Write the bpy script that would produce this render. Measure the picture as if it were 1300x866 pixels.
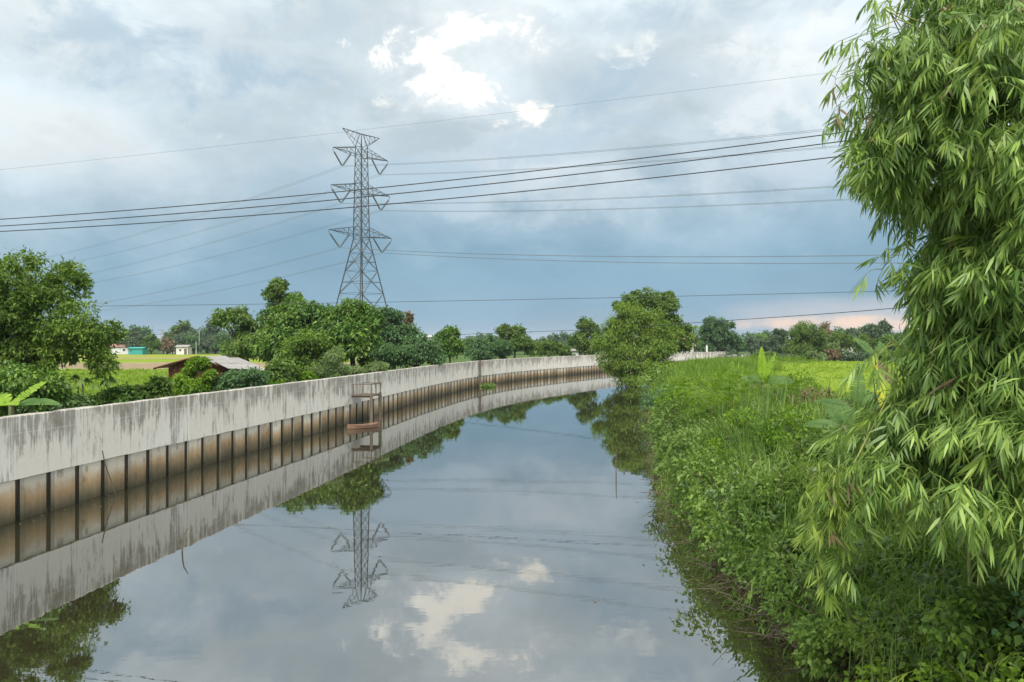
import bpy, math, random
import numpy as np
from mathutils import Vector, Matrix

# ------------------------------------------------------------------ scene set-up
for o in list(bpy.data.objects): bpy.data.objects.remove(o)
SC = bpy.context.scene
COL = SC.collection
rng = np.random.default_rng(11)
random.seed(11)
R = math.radians

CAM_H, F, HOR = 5.0, 1000.0, 435.3          # eye height above the water, focal length in photo pixels, horizon row

cam_d = bpy.data.cameras.new('camera')
cam = bpy.data.objects.new('camera', cam_d); COL.objects.link(cam)
cam_d.sensor_width = 36.0
cam_d.lens = 36.0 * F / 1300.0
cam_d.clip_start = 0.1
cam_d.clip_end = 6000
cam.location = (0, 0, CAM_H)
cam.rotation_euler = (R(90) + math.atan((HOR - 433) / F), 0, 0)
SC.camera = cam

SC.render.engine = 'CYCLES'
SC.cycles.use_denoising = True
SC.cycles.max_bounces = 6
SC.cycles.diffuse_bounces = 3
SC.cycles.glossy_bounces = 3
SC.cycles.transmission_bounces = 3
SC.cycles.transparent_max_bounces = 4
SC.cycles.sample_clamp_indirect = 4
SC.view_settings.view_transform = 'Standard'
SC.view_settings.look = 'None'
SC.view_settings.exposure = 0.25
SC.view_settings.gamma = 1.0

SUN_EL, SUN_AZ = R(54), R(182)               # azimuth clockwise from +Y: behind the camera, a little to the right
sun_d = bpy.data.lights.new('sun', 'SUN')
sun_d.energy = 4.6
sun_d.angle = R(38)
sun_d.color = (1.0, 0.95, 0.86)
sun = bpy.data.objects.new('sun', sun_d); COL.objects.link(sun)
sv = Vector((math.sin(SUN_AZ) * math.cos(SUN_EL), math.cos(SUN_AZ) * math.cos(SUN_EL), math.sin(SUN_EL)))
sun.rotation_euler = (-sv).to_track_quat('-Z', 'Y').to_euler()
sun.location = (0, -20, 60)


class NT:
    """Small node-tree writer."""
    def __init__(s, tree):
        s.t = tree; tree.nodes.clear()
    def n(s, typ, **kw):
        nd = s.t.nodes.new(typ)
        for k, v in kw.items(): setattr(nd, k, v)
        return nd
    def put(s, sock, v):
        if v is None: return
        if isinstance(v, bpy.types.NodeSocket): s.t.links.new(v, sock)
        else:
            if hasattr(sock, 'default_value'):
                try: sock.default_value = v
                except Exception: sock.default_value = (*v, 1.0)
    def m(s, op, a, b=None, c=None, clamp=False):
        nd = s.n('ShaderNodeMath', operation=op); nd.use_clamp = clamp
        for i, v in enumerate((a, b, c)): s.put(nd.inputs[i], v)
        return nd.outputs[0]
    def mix(s, f, a, b, blend='MIX'):
        nd = s.n('ShaderNodeMix', data_type='RGBA', blend_type=blend)
        s.put(nd.inputs[0], f)
        s.put(nd.inputs[6], a if isinstance(a, bpy.types.NodeSocket) else (*a[:3], 1.0))
        s.put(nd.inputs[7], b if isinstance(b, bpy.types.NodeSocket) else (*b[:3], 1.0))
        return nd.outputs[2]
    def ramp(s, f, stops, interp='LINEAR'):
        nd = s.n('ShaderNodeValToRGB'); cr = nd.color_ramp; cr.interpolation = interp
        while len(cr.elements) < len(stops): cr.elements.new(0.5)
        for e, (p, c) in zip(cr.elements, stops):
            e.position = p
            e.color = (c, c, c, 1) if not hasattr(c, '__len__') else (*c, 1)
        s.put(nd.inputs[0], f)
        return nd.outputs[0]
    def noise(s, vec, scale, detail=4, rough=0.55, dist=0.0, out=0):
        nd = s.n('ShaderNodeTexNoise')
        s.put(nd.inputs['Vector'], vec); nd.inputs['Scale'].default_value = scale
        nd.inputs['Detail'].default_value = detail; nd.inputs['Roughness'].default_value = rough
        nd.inputs['Distortion'].default_value = dist
        return nd.outputs[out]
    def mapping(s, vec, scale=(1, 1, 1), loc=(0, 0, 0)):
        nd = s.n('ShaderNodeMapping'); s.put(nd.inputs[0], vec)
        nd.inputs['Scale'].default_value = scale; nd.inputs['Location'].default_value = loc
        return nd.outputs[0]
    def comb(s, x, y, z):
        nd = s.n('ShaderNodeCombineXYZ')
        for i, v in enumerate((x, y, z)): s.put(nd.inputs[i], v)
        return nd.outputs[0]
    def sep(s, v):
        nd = s.n('ShaderNodeSeparateXYZ'); s.put(nd.inputs[0], v)
        return nd.outputs
    def smooth(s, v, a, b):
        nd = s.n('ShaderNodeMapRange', interpolation_type='SMOOTHSTEP')
        s.put(nd.inputs[0], v); nd.inputs[1].default_value = a; nd.inputs[2].default_value = b
        return nd.outputs[0]


# ------------------------------------------------------------------ sky
def build_sky():
    w = bpy.data.worlds.new('World'); SC.world = w; w.use_nodes = True
    t = NT(w.node_tree)
    d = t.n('ShaderNodeTexCoord').outputs['Generated']
    x, y, z = t.sep(d)
    az = t.m('ARCTAN2', x, y)
    hl = t.m('SQRT', t.m('ADD', t.m('MULTIPLY', x, x), t.m('MULTIPLY', y, y)))
    el = t.m('DIVIDE', z, t.m('MAXIMUM', hl, 0.05))
    # cloud layer seen in perspective: divide by height
    zz = t.m('ADD', t.m('MAXIMUM', z, 0.0), 0.16)
    plane = t.comb(t.m('DIVIDE', x, zz), t.m('DIVIDE', y, zz), 0.0)
    n_big = t.noise(t.mapping(plane, (0.8, 0.8, 1), (3.1, 1.7, 0.0)), 0.9, 6, 0.52, 0.4)
    n_mid = t.noise(t.mapping(plane, (1, 1, 1), (7.3, 2.2, 0.0)), 2.3, 8, 0.58, 0.3)
    n_dir = t.noise(t.mapping(d, (1, 1, 1.8), (0.3, 0.7, 0.2)), 5.0, 8, 0.6, 0.2)
    n_fine = t.noise(t.mapping(d, (1, 1, 1.45), (1.3, 4.7, 0.2)), 11.0, 10, 0.66, 0.35)
    n_hi = t.noise(t.mapping(d, (1, 1, 1.5), (2.3, 0.7, 5.2)), 24.0, 8, 0.6, 0.4)
    elw = t.m('ADD', el, t.m('MULTIPLY', t.m('SUBTRACT', n_dir, 0.5), 0.20))
    left = t.smooth(az, -0.15, -0.65)
    elw = t.m('ADD', elw, t.m('MULTIPLY', left, 0.075))
    right = t.smooth(az, 0.15, 0.6)
    elw = t.m('ADD', elw, t.m('MULTIPLY', right, 0.02))
    base = t.ramp(elw, [(0.0, (.245, .375, .485)), (0.05, (.205, .345, .475)), (0.11, (.225, .37, .495)),
                        (0.165, (.335, .46, .57)), (0.23, (.54, .63, .71)), (0.31, (.62, .70, .765)),
                        (0.42, (.70, .76, .81)), (0.7, (.86, .89, .92)), (1.0, (1.0, 1.01, 1.02))])
    # broken cloud relief: darker bellies, paler tops
    rel = t.smooth(t.m('ADD', t.m('MULTIPLY', n_big, 0.5), t.m('MULTIPLY', n_dir, 0.5)), 0.38, 0.62)
    cover = t.smooth(el, 0.10, 0.30)
    relief = t.m('ADD', 1.0, t.m('MULTIPLY', t.m('MULTIPLY', t.m('SUBTRACT', rel, 0.5), 0.34), t.m('ADD', 0.35, t.m('MULTIPLY', cover, 0.65))))
    c = t.mix(1.0, base, t.comb(relief, relief, relief), 'MULTIPLY')
    pale = t.m('MULTIPLY', t.smooth(n_mid, 0.52, 0.70), t.smooth(el, 0.16, 0.34))
    c = t.mix(t.m('MULTIPLY', pale, 0.55), c, (0.84, 0.85, 0.86))
    dark = t.m('MULTIPLY', t.smooth(n_fine, 0.50, 0.66), t.smooth(el, 0.10, 0.25))
    c = t.mix(t.m('MULTIPLY', dark, 0.5), c, (0.40, 0.52, 0.64))

    def patch(px, py, sx, sy, k, lo, hi, col, amt, cc):
        a0 = math.atan2(px - 650, F); e0 = (HOR - py) / F * math.cos(a0)
        da = t.m('DIVIDE', t.m('SUBTRACT', az, a0), sx / F)
        de = t.m('DIVIDE', t.m('SUBTRACT', el, e0), sy / F)
        q = t.m('SUBTRACT', 1.0, t.m('ADD', t.m('MULTIPLY', da, da), t.m('MULTIPLY', de, de)))
        q = t.m('ADD', q, t.m('MULTIPLY', t.m('SUBTRACT', t.m('ADD', t.m('MULTIPLY', n_fine, 0.62), t.m('MULTIPLY', n_dir, 0.38)), 0.5), k))
        q = t.m('MULTIPLY', t.smooth(q, lo, hi), amt)
        if col[0] > 0.9: q = t.m('MULTIPLY', q, t.smooth(n_hi, 0.18, 0.62))
        return t.mix(q, cc, col)
    # soft pale banks of cloud
    c = patch(40, 165, 190, 60, 5, 0.0, 1.5, (.80, .78, .765), 0.6, c)
    c = patch(590, 80, 170, 120, 7, -0.2, 1.6, (.82, .84, .87), 0.8, c)
    c = patch(690, 225, 230, 60, 6, -0.1, 1.5, (.70, .74, .79), 0.65, c)
    c = patch(960, 90, 220, 80, 7, 0.0, 1.5, (.82, .84, .87), 0.75, c)
    c = patch(1000, 210, 180, 60, 6, 0.0, 1.5, (.62, .67, .74), 0.5, c)
    c = patch(270, 100, 220, 55, 7, -0.1, 1.4, (.42, .53, .64), 0.85, c)
    c = patch(120, 60, 150, 30, 7, 0.0, 1.4, (.50, .60, .69), 0.6, c)
    c = patch(800, 110, 170, 60, 7, -0.1, 1.4, (.41, .52, .63), 0.9, c)
    c = patch(860, 20, 190, 32, 7, -0.1, 1.4, (.45, .55, .65), 0.8, c)
    c = patch(470, 230, 190, 50, 7, -0.1, 1.4, (.38, .51, .63), 0.65, c)
    c = patch(400, 40, 130, 40, 8, 0.0, 1.4, (.52, .61, .69), 0.6, c)
    c = patch(700, 185, 130, 24, 8, 0.0, 1.4, (.44, .55, .66), 0.6, c)
    # gaps lit from above
    c = patch(575, 80, 135, 75, 14, 0.1, 1.9, (.92, .92, .91), 0.8, c)
    c = patch(560, 76, 110, 55, 20, 0.55, 1.7, (1.32, 1.22, 1.10), 1.0, c)
    c = patch(610, 108, 62, 32, 15, 0.5, 1.5, (1.32, 1.20, 1.06), 1.0, c)
    c = patch(676, 140, 36, 27, 12, 0.4, 1.3, (1.26, 1.14, 1.0), 1.0, c)
    c = patch(632, 157, 26, 14, 12, 0.4, 1.3, (1.15, 1.05, .95), 0.9, c)
    c = patch(252, 168, 54, 26, 13, 0.4, 1.5, (.95, .90, .84), 0.8, c)
    c = patch(478, 132, 48, 28, 13, 0.4, 1.5, (.97, .94, .89), 0.8, c)
    c = patch(790, 60, 110, 30, 15, 0.4, 1.6, (.95, .94, .92), 0.7, c)
    c = patch(950, 65, 140, 55, 14, 0.3, 1.8, (.92, .92, .92), 0.7, c)
    c = patch(990, 150, 90, 40, 13, 0.3, 1.7, (.80, .83, .86), 0.6, c)
    # dusk glow low on the right
    c = patch(1090, 398, 180, 26, 1.2, 0.0, 1.1, (.60, .57, .61), 0.65, c)
    c = patch(1090, 411, 165, 13, 2.4, 0.0, 0.9, (.98, .67, .50), 0.9, c)
    c = patch(1070, 426, 130, 9, 0.8, 0.0, 1.0, (.64, .55, .56), 0.5, c)
    c = t.mix(1.0, c, (.965, 1.0, .985), 'MULTIPLY')
    sky = t.n('ShaderNodeTexSky', sky_type='NISHITA')
    sky.sun_disc = False; sky.sun_elevation = SUN_EL; sky.sun_rotation = SUN_AZ
    b1 = t.n('ShaderNodeBackground'); t.put(b1.inputs[0], sky.outputs[0]); b1.inputs[1].default_value = 0.07
    b2 = t.n('ShaderNodeBackground'); t.put(b2.inputs[0], c); b2.inputs[1].default_value = 1.0
    mx = t.n('ShaderNodeMixShader'); mx.inputs[0].default_value = 0.94
    t.put(mx.inputs[1], b1.outputs[0]); t.put(mx.inputs[2], b2.outputs[0])
    out = t.n('ShaderNodeOutputWorld'); t.put(out.inputs[0], mx.outputs[0])
build_sky()


# ------------------------------------------------------------------ materials
def new_mat(name):
    m = bpy.data.materials.new(name); m.use_nodes = True
    return m, NT(m.node_tree)

def finish(t, shader, disp=None):
    o = t.n('ShaderNodeOutputMaterial'); t.put(o.inputs[0], shader)

def bsdf(t, col, rough=0.7, spec=0.3, normal=None, metal=0.0):
    b = t.n('ShaderNodeBsdfPrincipled')
    t.put(b.inputs['Base Color'], col if isinstance(col, bpy.types.NodeSocket) else (*col[:3], 1))
    t.put(b.inputs['Roughness'], rough); b.inputs['Specular IOR Level'].default_value = spec
    b.inputs['Metallic'].default_value = metal
    if normal is not None: t.put(b.inputs['Normal'], normal)
    return b.outputs[0]

def bump(t, h, strength=0.3, dist=0.02):
    b = t.n('ShaderNodeBump'); b.inputs['Strength'].default_value = strength
    b.inputs['Distance'].default_value = dist; t.put(b.inputs['Height'], h)
    return b.outputs[0]

def leaf_mat(name, dark, mid, light, trans=0.35, rough=0.5, spec=0.3, patch=0.35, pscale=0.5):
    m, t = new_mat(name)
    g = t.n('ShaderNodeNewGeometry')
    pos = g.outputs['Position']
    f = t.m('ADD', t.m('MULTIPLY', g.outputs['Random Per Island'], 1 - patch),
            t.m('MULTIPLY', t.smooth(t.noise(pos, pscale, 3), 0.3, 0.7), patch))
    c = t.ramp(f, [(0.0, dark), (0.45, mid), (0.9, light), (1.0, tuple(min(1, v * 1.15) for v in light))])
    s1 = bsdf(t, c, rough, spec)
    tr = t.n('ShaderNodeBsdfTranslucent')
    t.put(tr.inputs[0], t.mix(1.0, c, (1.25, 1.25, 0.6), 'MULTIPLY'))
    mx = t.n('ShaderNodeMixShader'); mx.inputs[0].default_value = trans
    t.put(mx.inputs[1], s1); t.put(mx.inputs[2], tr.outputs[0])
    finish(t, mx.outputs[0])
    return m

def plain_mat(name, col, rough=0.7, spec=0.3, var=0.25, scale=3.0, metal=0.0, stretch=(1, 1, 1)):
    m, t = new_mat(name)
    pos = t.n('ShaderNodeNewGeometry').outputs['Position']
    n = t.noise(t.mapping(pos, stretch), scale, 5)
    c = t.mix(n, tuple(v * (1 - var) for v in col), tuple(min(1, v * (1 + var)) for v in col))
    finish(t, bsdf(t, c, rough, spec, bump(t, n, 0.2, 0.01), metal))
    return m

M = {}
M['leaf_rain'] = leaf_mat('leaf_rain', (.050, .105, .014), (.105, .185, .026), (.210, .310, .050))
M['leaf_dark'] = leaf_mat('leaf_dark', (.036, .095, .016), (.078, .170, .026), (.200, .310, .048), 0.25, 0.4, 0.4)
M['leaf_mid'] = leaf_mat('leaf_mid', (.050, .105, .020), (.105, .180, .034), (.185, .275, .065))
M['leaf_blue'] = leaf_mat('leaf_blue', (.045, .105, .040), (.085, .170, .066), (.140, .240, .100))
M['leaf_lime'] = leaf_mat('leaf_lime', (0.070, 0.150, 0.012), (0.130, 0.245, 0.018), (0.215, 0.340, 0.030), 0.4)
M['leaf_pale'] = leaf_mat('leaf_pale', (0.090, 0.156, 0.054), (0.156, 0.228, 0.084), (0.276, 0.348, 0.150))
M['leaf_olive'] = leaf_mat('leaf_olive', (.066, .130, .018), (.140, .230, .032), (.250, .345, .060), 0.4)
M['leaf_far'] = leaf_mat('leaf_far', (.060, .105, .062), (.100, .155, .092), (.145, .205, .125), 0.3)  # lightened so the leaf colour carries some of the distance haze
M['leaf_dry'] = leaf_mat('leaf_dry', (0.100, 0.075, 0.040), (0.170, 0.125, 0.065), (0.270, 0.215, 0.120), 0.25)
M['leaf_creeper'] = leaf_mat('leaf_creeper', (.052, .115, .020), (.115, .205, .034), (.225, .330, .066), 0.35, 0.45, 0.35, 0.45, 0.7)
M['leaf_ivy'] = leaf_mat('leaf_ivy', (.034, .080, .022), (.070, .138, .038), (.140, .220, .072), 0.25, 0.35, 0.5)
M['leaf_fern'] = leaf_mat('leaf_fern', (.072, .150, .012), (.132, .235, .018), (.220, .340, .032), 0.45)
M['leaf_bamboo'] = leaf_mat('leaf_bamboo', (.060, .130, .026), (.140, .240, .046), (.300, .420, .095), 0.32, 0.42, 0.4, 0.3, 0.9)
M['leaf_bamboo_light'] = leaf_mat('leaf_bamboo_light', (.130, .210, .036), (.225, .325, .058), (.370, .465, .110), 0.42, 0.45, 0.35)
M['leaf_banana'] = leaf_mat('leaf_banana', (.065, .145, .035), (.095, .185, .045), (.130, .225, .060), 0.40, 0.55, 0.3, 0.8, 2.0)
M['leaf_banana_young'] = leaf_mat('leaf_banana_young', (0.200, 0.360, 0.030), (0.260, 0.420, 0.035), (0.320, 0.480, 0.050), 0.5, 0.38, 0.4, 0.8, 2.0)
M['leaf_banana_yellow'] = leaf_mat('leaf_banana_yellow', (.42, .40, .03), (.52, .48, .03), (.40, .46, .05), 0.4, 0.4, 0.3, 0.9, 3.0)
M['grass'] = leaf_mat('grass', (.058, .125, .022), (.125, .215, .040), (.260, .365, .085), 0.4, 0.5, 0.3, 0.45, 0.35)
M['rice_leaf'] = leaf_mat('rice_leaf', (.115, .200, .014), (.185, .285, .020), (.260, .345, .035), 0.45, 0.5, 0.2, 0.5, 0.12)
M['reed'] = leaf_mat('reed', (.085, .170, .018), (.145, .250, .028), (.235, .340, .050), 0.42, 0.5, 0.3, 0.5, 0.25)
M['bark'] = plain_mat('bark', (.085, .070, .055), 0.9, 0.1, 0.4, 6, stretch=(1, 1, .3))
M['bark_pale'] = plain_mat('bark_pale', (.20, .17, .13), 0.9, 0.1, 0.4, 6, stretch=(1, 1, .3))
M['culm'] = plain_mat('culm', (.26, .27, .08), 0.5, 0.3, 0.35, 5)
M['shoot'] = plain_mat('shoot', (.07, .11, .03), 0.6, 0.3, 0.2, 5)
M['twig'] = plain_mat('twig', (.11, .09, .07), 0.9, 0.1, 0.4, 9)
M['banana_stem'] = plain_mat('banana_stem', (.095, .105, .042), 0.6, 0.3, 0.3, 8, stretch=(1, 1, .3))
M['steel'] = plain_mat('steel', (.085, .095, .105), 0.55, 0.5, 0.2, 1.0, 0.4)
M['insulator'] = plain_mat('insulator', (.10, .11, .12), 0.35, 0.5, 0.1, 3)
M['wire'] = plain_mat('wire', (.045, .05, .055), 0.6, 0.3, 0.1, 1)
M['wire_grey'] = plain_mat('wire_grey', (.16, .18, .20), 0.5, 0.4, 0.1, 1, 0.3)
M['wood_grey'] = plain_mat('wood_grey', (.13, .105, .08), 0.85, 0.2, 0.4, 7, stretch=(1, 1, .3))
M['pole_conc'] = plain_mat('pole_conc', (.40, .40, .38), 0.85, 0.2, 0.15, 3)
M['boat_wood'] = plain_mat('boat_wood', (.165, .095, .062), 0.7, 0.3, 0.35, 6, stretch=(.4, .4, 1))
M['red_wood'] = plain_mat('red_wood', (.095, .026, .022), 0.8, 0.2, 0.4, 5, stretch=(1, 1, .25))
M['teal'] = plain_mat('teal', (.04, .30, .28), 0.6, 0.3, 0.12, 1.5)
M['white_paint'] = plain_mat('white_paint', (.60, .59, .56), 0.7, 0.3, 0.08, 1.2)
M['red_roof'] = plain_mat('red_roof', (.27, .14, .11), 0.7, 0.3, 0.2, 1.2)
M['glass_dark'] = plain_mat('glass_dark', (.04, .045, .05), 0.2, 0.5, 0.1, 1)
M['soil'] = plain_mat('soil', (.235, .185, .115), 0.95, 0.1, 0.35, 0.6)
M['junk'] = plain_mat('junk', (.19, .17, .18), 0.8, 0.3, 0.5, 1.3)
M['orange'] = plain_mat('orange', (.55, .17, .03), 0.6, 0.3, 0.2, 20)

def roof_mat():
    m, t = new_mat('tin_roof')
    pos = t.n('ShaderNodeNewGeometry').outputs['Position']
    oi = t.n('ShaderNodeObjectInfo').outputs['Random']
    n = t.noise(pos, 2.2, 6, 0.6)
    r = t.smooth(t.noise(t.mapping(pos, (1, 1, 1), (4, 4, 4)), 1.1, 6, 0.65), 0.5, 0.68)
    c = t.mix(n, (.20, .195, .19), (.37, .36, .345))
    c = t.mix(t.m('MULTIPLY', oi, 0.4), c, (.20, .185, .17))
    c = t.mix(t.m('MULTIPLY', r, 0.55), c, (.155, .095, .065))
    finish(t, bsdf(t, c, 0.6, 0.3))
    return m
M['tin_roof'] = roof_mat()

def concrete_mat():
    m, t = new_mat('flood_wall_concrete')
    pos = t.n('ShaderNodeNewGeometry').outputs['Position']
    x, y, z = t.sep(pos)
    big = t.noise(pos, 0.45, 5, 0.6)
    fine = t.noise(pos, 7.0, 6, 0.65)
    blot = t.noise(t.mapping(pos, (1, 1, 0.55), (3, 9, 1)), 1.9, 7, 0.68)
    st1 = t.noise(t.mapping(pos, (1, 1, 0.045)), 3.4, 5, 0.7)
    st2 = t.noise(t.mapping(pos, (1, 1, 0.07), (11, 5, 2)), 9.0, 4, 0.7)
    h = t.smooth(z, 1.25, 2.96)
    c = t.mix(fine, (.56, .525, .46), (.70, .66, .59))
    c = t.mix(t.m('MULTIPLY', t.smooth(big, 0.45, 0.65), 0.35), c, (.68, .665, .63))
    # run-off streaks, heavier towards the coping, breaking up lower down
    topband = t.smooth(z, 1.5, 2.85)
    s = t.m('ADD', t.m('MULTIPLY', st1, 0.52), t.m('MULTIPLY', st2, 0.48))
    s = t.m('ADD', s, t.m('MULTIPLY', t.m('SUBTRACT', topband, 0.52), 0.12))
    s = t.m('ADD', s, t.m('MULTIPLY', t.m('SUBTRACT', blot, 0.5), 0.42))
    s = t.m('ADD', s, t.m('MULTIPLY', t.m('SUBTRACT', big, 0.5), 0.30))
    streak = t.smooth(s, 0.455, 0.575)
    c = t.mix(t.m('MULTIPLY', streak, t.m('ADD', 0.45, t.m('MULTIPLY', fine, 0.45))), c, (.150, .130, .102))
    blotm = t.m('MULTIPLY', t.smooth(blot, 0.55, 0.66), t.smooth(z, 1.3, 2.5))
    c = t.mix(t.m('MULTIPLY', blotm, 0.60), c, (.20, .16, .12))
    # pale lime runs
    lime = t.m('MULTIPLY', t.smooth(t.noise(t.mapping(pos, (1, 1, 0.06), (21, 3, 7)), 5.0, 4, 0.6), 0.58, 0.70), 0.5)
    c = t.mix(lime, c, (.72, .71, .67))
    # casting lines
    ln = t.m('ABSOLUTE', t.m('SUBTRACT', z, t.m('ADD', 2.46, t.m('MULTIPLY', t.m('SUBTRACT', big, 0.5), 0.1))))
    c = t.mix(t.m('MULTIPLY', t.m('LESS_THAN', ln, 0.012), 0.4), c, (.60, .59, .56))
    edge = t.smooth(z, 2.925, 2.956)
    c = t.mix(t.m('MULTIPLY', edge, 0.6), c, (.36, .34, .30))
    finish(t, bsdf(t, c, 0.88, 0.2, bump(t, t.m('ADD', fine, blot), 0.35, 0.02)))
    return m
M['concrete'] = concrete_mat()

def slab_mat(name, hi, mid, lo):
    """Concrete below the wall with tide stains: pale at the top, rusty silt in the middle, algae at the water."""
    m, t = new_mat(name)
    pos = t.n('ShaderNodeNewGeometry').outputs['Position']
    x, y, z = t.sep(pos)
    oi = t.n('ShaderNodeObjectInfo').outputs['Random']
    n = t.noise(pos, 1.6, 5, 0.6)
    s = t.noise(t.mapping(pos, (1, 1, 0.1)), 5.0, 4, 0.65)
    f = t.noise(pos, 9.0, 5, 0.6)
    zz = t.m('ADD', z, t.m('MULTIPLY', t.m('SUBTRACT', t.m('ADD', n, s), 1.0), 0.40))
    zz = t.m('ADD', zz, t.m('MULTIPLY', t.m('SUBTRACT', oi, 0.5), 0.34))
    c = t.ramp(t.m('DIVIDE', zz, 1.25), [(0.0, tuple(v * .6 for v in lo)), (0.14, lo), (0.32, tuple(a * .6 + b * .4 for a, b in zip(lo, mid))),
                          (0.50, mid), (0.64, tuple(a * .6 + b * .4 for a, b in zip(mid, hi))), (0.80, hi), (1.0, hi)])
    c = t.mix(f, t.mix(1.0, c, (.72, .72, .72), 'MULTIPLY'), c)
    blot = t.smooth(t.noise(t.mapping(pos, (1, 1, .5), (5, 2, 9)), 3.2, 5, .65), .54, .68)
    c = t.mix(t.m('MULTIPLY', blot, .55), c, (.11, .085, .055))
    dk = t.m('ADD', .78, t.m('MULTIPLY', t.m('FRACT', t.m('MULTIPLY', oi, 7.31)), .34)); c = t.mix(1.0, c, t.comb(dk, dk, dk), 'MULTIPLY')
    finish(t, bsdf(t, c, 0.85, 0.2, bump(t, f, 0.3, 0.01)))
    return m
M['slab'] = slab_mat('infill_concrete', (.68, .615, .50), (.43, .295, .165), (.125, .105, .062))
M['pile'] = slab_mat('pile_concrete', (.40, .385, .34), (.32, .25, .16), (.10, .095, .06))
M['pile_gap_shade'] = slab_mat('pile_painted_shade', (.075, .060, .044), (.042, .032, .021), (.018, .016, .011))  # shade of the gap beside each pile, put into the colour

def water_mat():
    m, t = new_mat('canal_water')
    pos = t.n('ShaderNodeNewGeometry').outputs['Position']
    a = t.noise(t.mapping(pos, (0.30, 1.0, 1)), 1.6, 3, 0.5)
    b = t.noise(t.mapping(pos, (0.45, 1.0, 1), (5, 3, 0)), 6.0, 3, 0.55)
    calm = t.smooth(t.noise(t.mapping(pos, (1, 0.5, 1)), 0.12, 3), 0.38, 0.62)
    h = t.m('ADD', t.m('MULTIPLY', a, 0.7), t.m('MULTIPLY', b, t.m('ADD', 0.05, t.m('MULTIPLY', calm, 0.09))))
    nb = bump(t, h, 0.18, 0.010)
    murk = t.mix(t.noise(pos, 0.25, 4), (.020, .019, .009), (.030, .027, .014))
    df = t.n('ShaderNodeBsdfDiffuse'); t.put(df.inputs[0], murk)
    gl = t.n('ShaderNodeBsdfGlossy'); gl.inputs['Roughness'].default_value = 0.006
    gl.inputs[0].default_value = (.94, .97, 1.0, 1); t.put(gl.inputs['Normal'], nb)
    fr = t.n('ShaderNodeFresnel'); fr.inputs[0].default_value = 2.7; t.put(fr.inputs['Normal'], nb)
    mx = t.n('ShaderNodeMixShader'); t.put(mx.inputs[0], t.m('ADD', t.m('MULTIPLY', fr.outputs[0], 0.78), 0.20, clamp=True))
    t.put(mx.inputs[1], df.outputs[0]); t.put(mx.inputs[2], gl.outputs[0])
    finish(t, mx.outputs[0])
    return m
M['water'] = water_mat()

def ground_mat():
    m, t = new_mat('ground_cover')
    pos = t.n('ShaderNodeNewGeometry').outputs['Position']
    x, y, z = t.sep(pos)
    n = t.noise(pos, 0.25, 6, 0.6); f = t.noise(pos, 3.0, 5, 0.7)
    c = t.mix(n, (.045, .085, .022), (.085, .140, .035))
    c = t.mix(t.m('MULTIPLY', t.smooth(f, 0.5, 0.7), 0.5), c, (.095, .085, .045))
    mud = t.smooth(z, 0.75, 0.15)
    c = t.mix(mud, c, t.mix(f, (.045, .034, .022), (.10, .075, .048)))
    finish(t, bsdf(t, c, 0.95, 0.1, bump(t, f, 0.5, 0.05)))
    return m
M['ground'] = ground_mat()

def field_mat(name, a, b, c2, sc=0.5):
    m, t = new_mat(name)
    pos = t.n('ShaderNodeNewGeometry').outputs['Position']
    n = t.noise(t.mapping(pos, (0.35, 1, 1)), 0.10, 5, 0.6)
    f = t.noise(t.mapping(pos, (0.5, 1, 1)), sc, 6, 0.7)
    c = t.mix(t.smooth(n, 0.35, 0.65), a, b)
    c = t.mix(t.m('MULTIPLY', t.smooth(f, 0.52, 0.70), 0.7), c, c2)
    finish(t, bsdf(t, c, 0.9, 0.1, bump(t, f, 0.6, 0.2)))
    return m
M['rice'] = field_mat('rice_green', (.145, .225, .016), (.195, .265, .022), (.105, .185, .014), 0.9)
M['rice_pale'] = field_mat('rice_pale', (.150, .225, .038), (.190, .250, .055), (.115, .180, .03))
M['rice_gold'] = field_mat('rice_gold', (.20, .245, .022), (.26, .27, .045), (.15, .20, .02))


# ------------------------------------------------------------------ mesh helpers
def np_mesh(name, V, quads=None, tris=None, mats=(), qmi=None, smooth=False):
    me = bpy.data.meshes.new(name)
    V = np.asarray(V, np.float32).reshape(-1, 3)
    q = np.asarray(quads, np.int32).reshape(-1, 4) if quads is not None and len(quads) else np.zeros((0, 4), np.int32)
    t = np.asarray(tris, np.int32).reshape(-1, 3) if tris is not None and len(tris) else np.zeros((0, 3), np.int32)
    me.vertices.add(len(V)); me.vertices.foreach_set('co', V.ravel())
    nl = q.size + t.size
    me.loops.add(nl); me.loops.foreach_set('vertex_index', np.concatenate([q.ravel(), t.ravel()]))
    me.polygons.add(len(q) + len(t))
    st = np.concatenate([np.arange(len(q)) * 4, len(q) * 4 + np.arange(len(t)) * 3]).astype(np.int32)
    me.polygons.foreach_set('loop_start', st)
    if qmi is not None: me.polygons.foreach_set('material_index', np.asarray(qmi, np.int32))
    me.polygons.foreach_set('use_smooth', np.full(len(q) + len(t), bool(smooth)))
    for m in mats: me.materials.append(m)
    me.update(calc_edges=True); me.validate()
    return me

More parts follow.
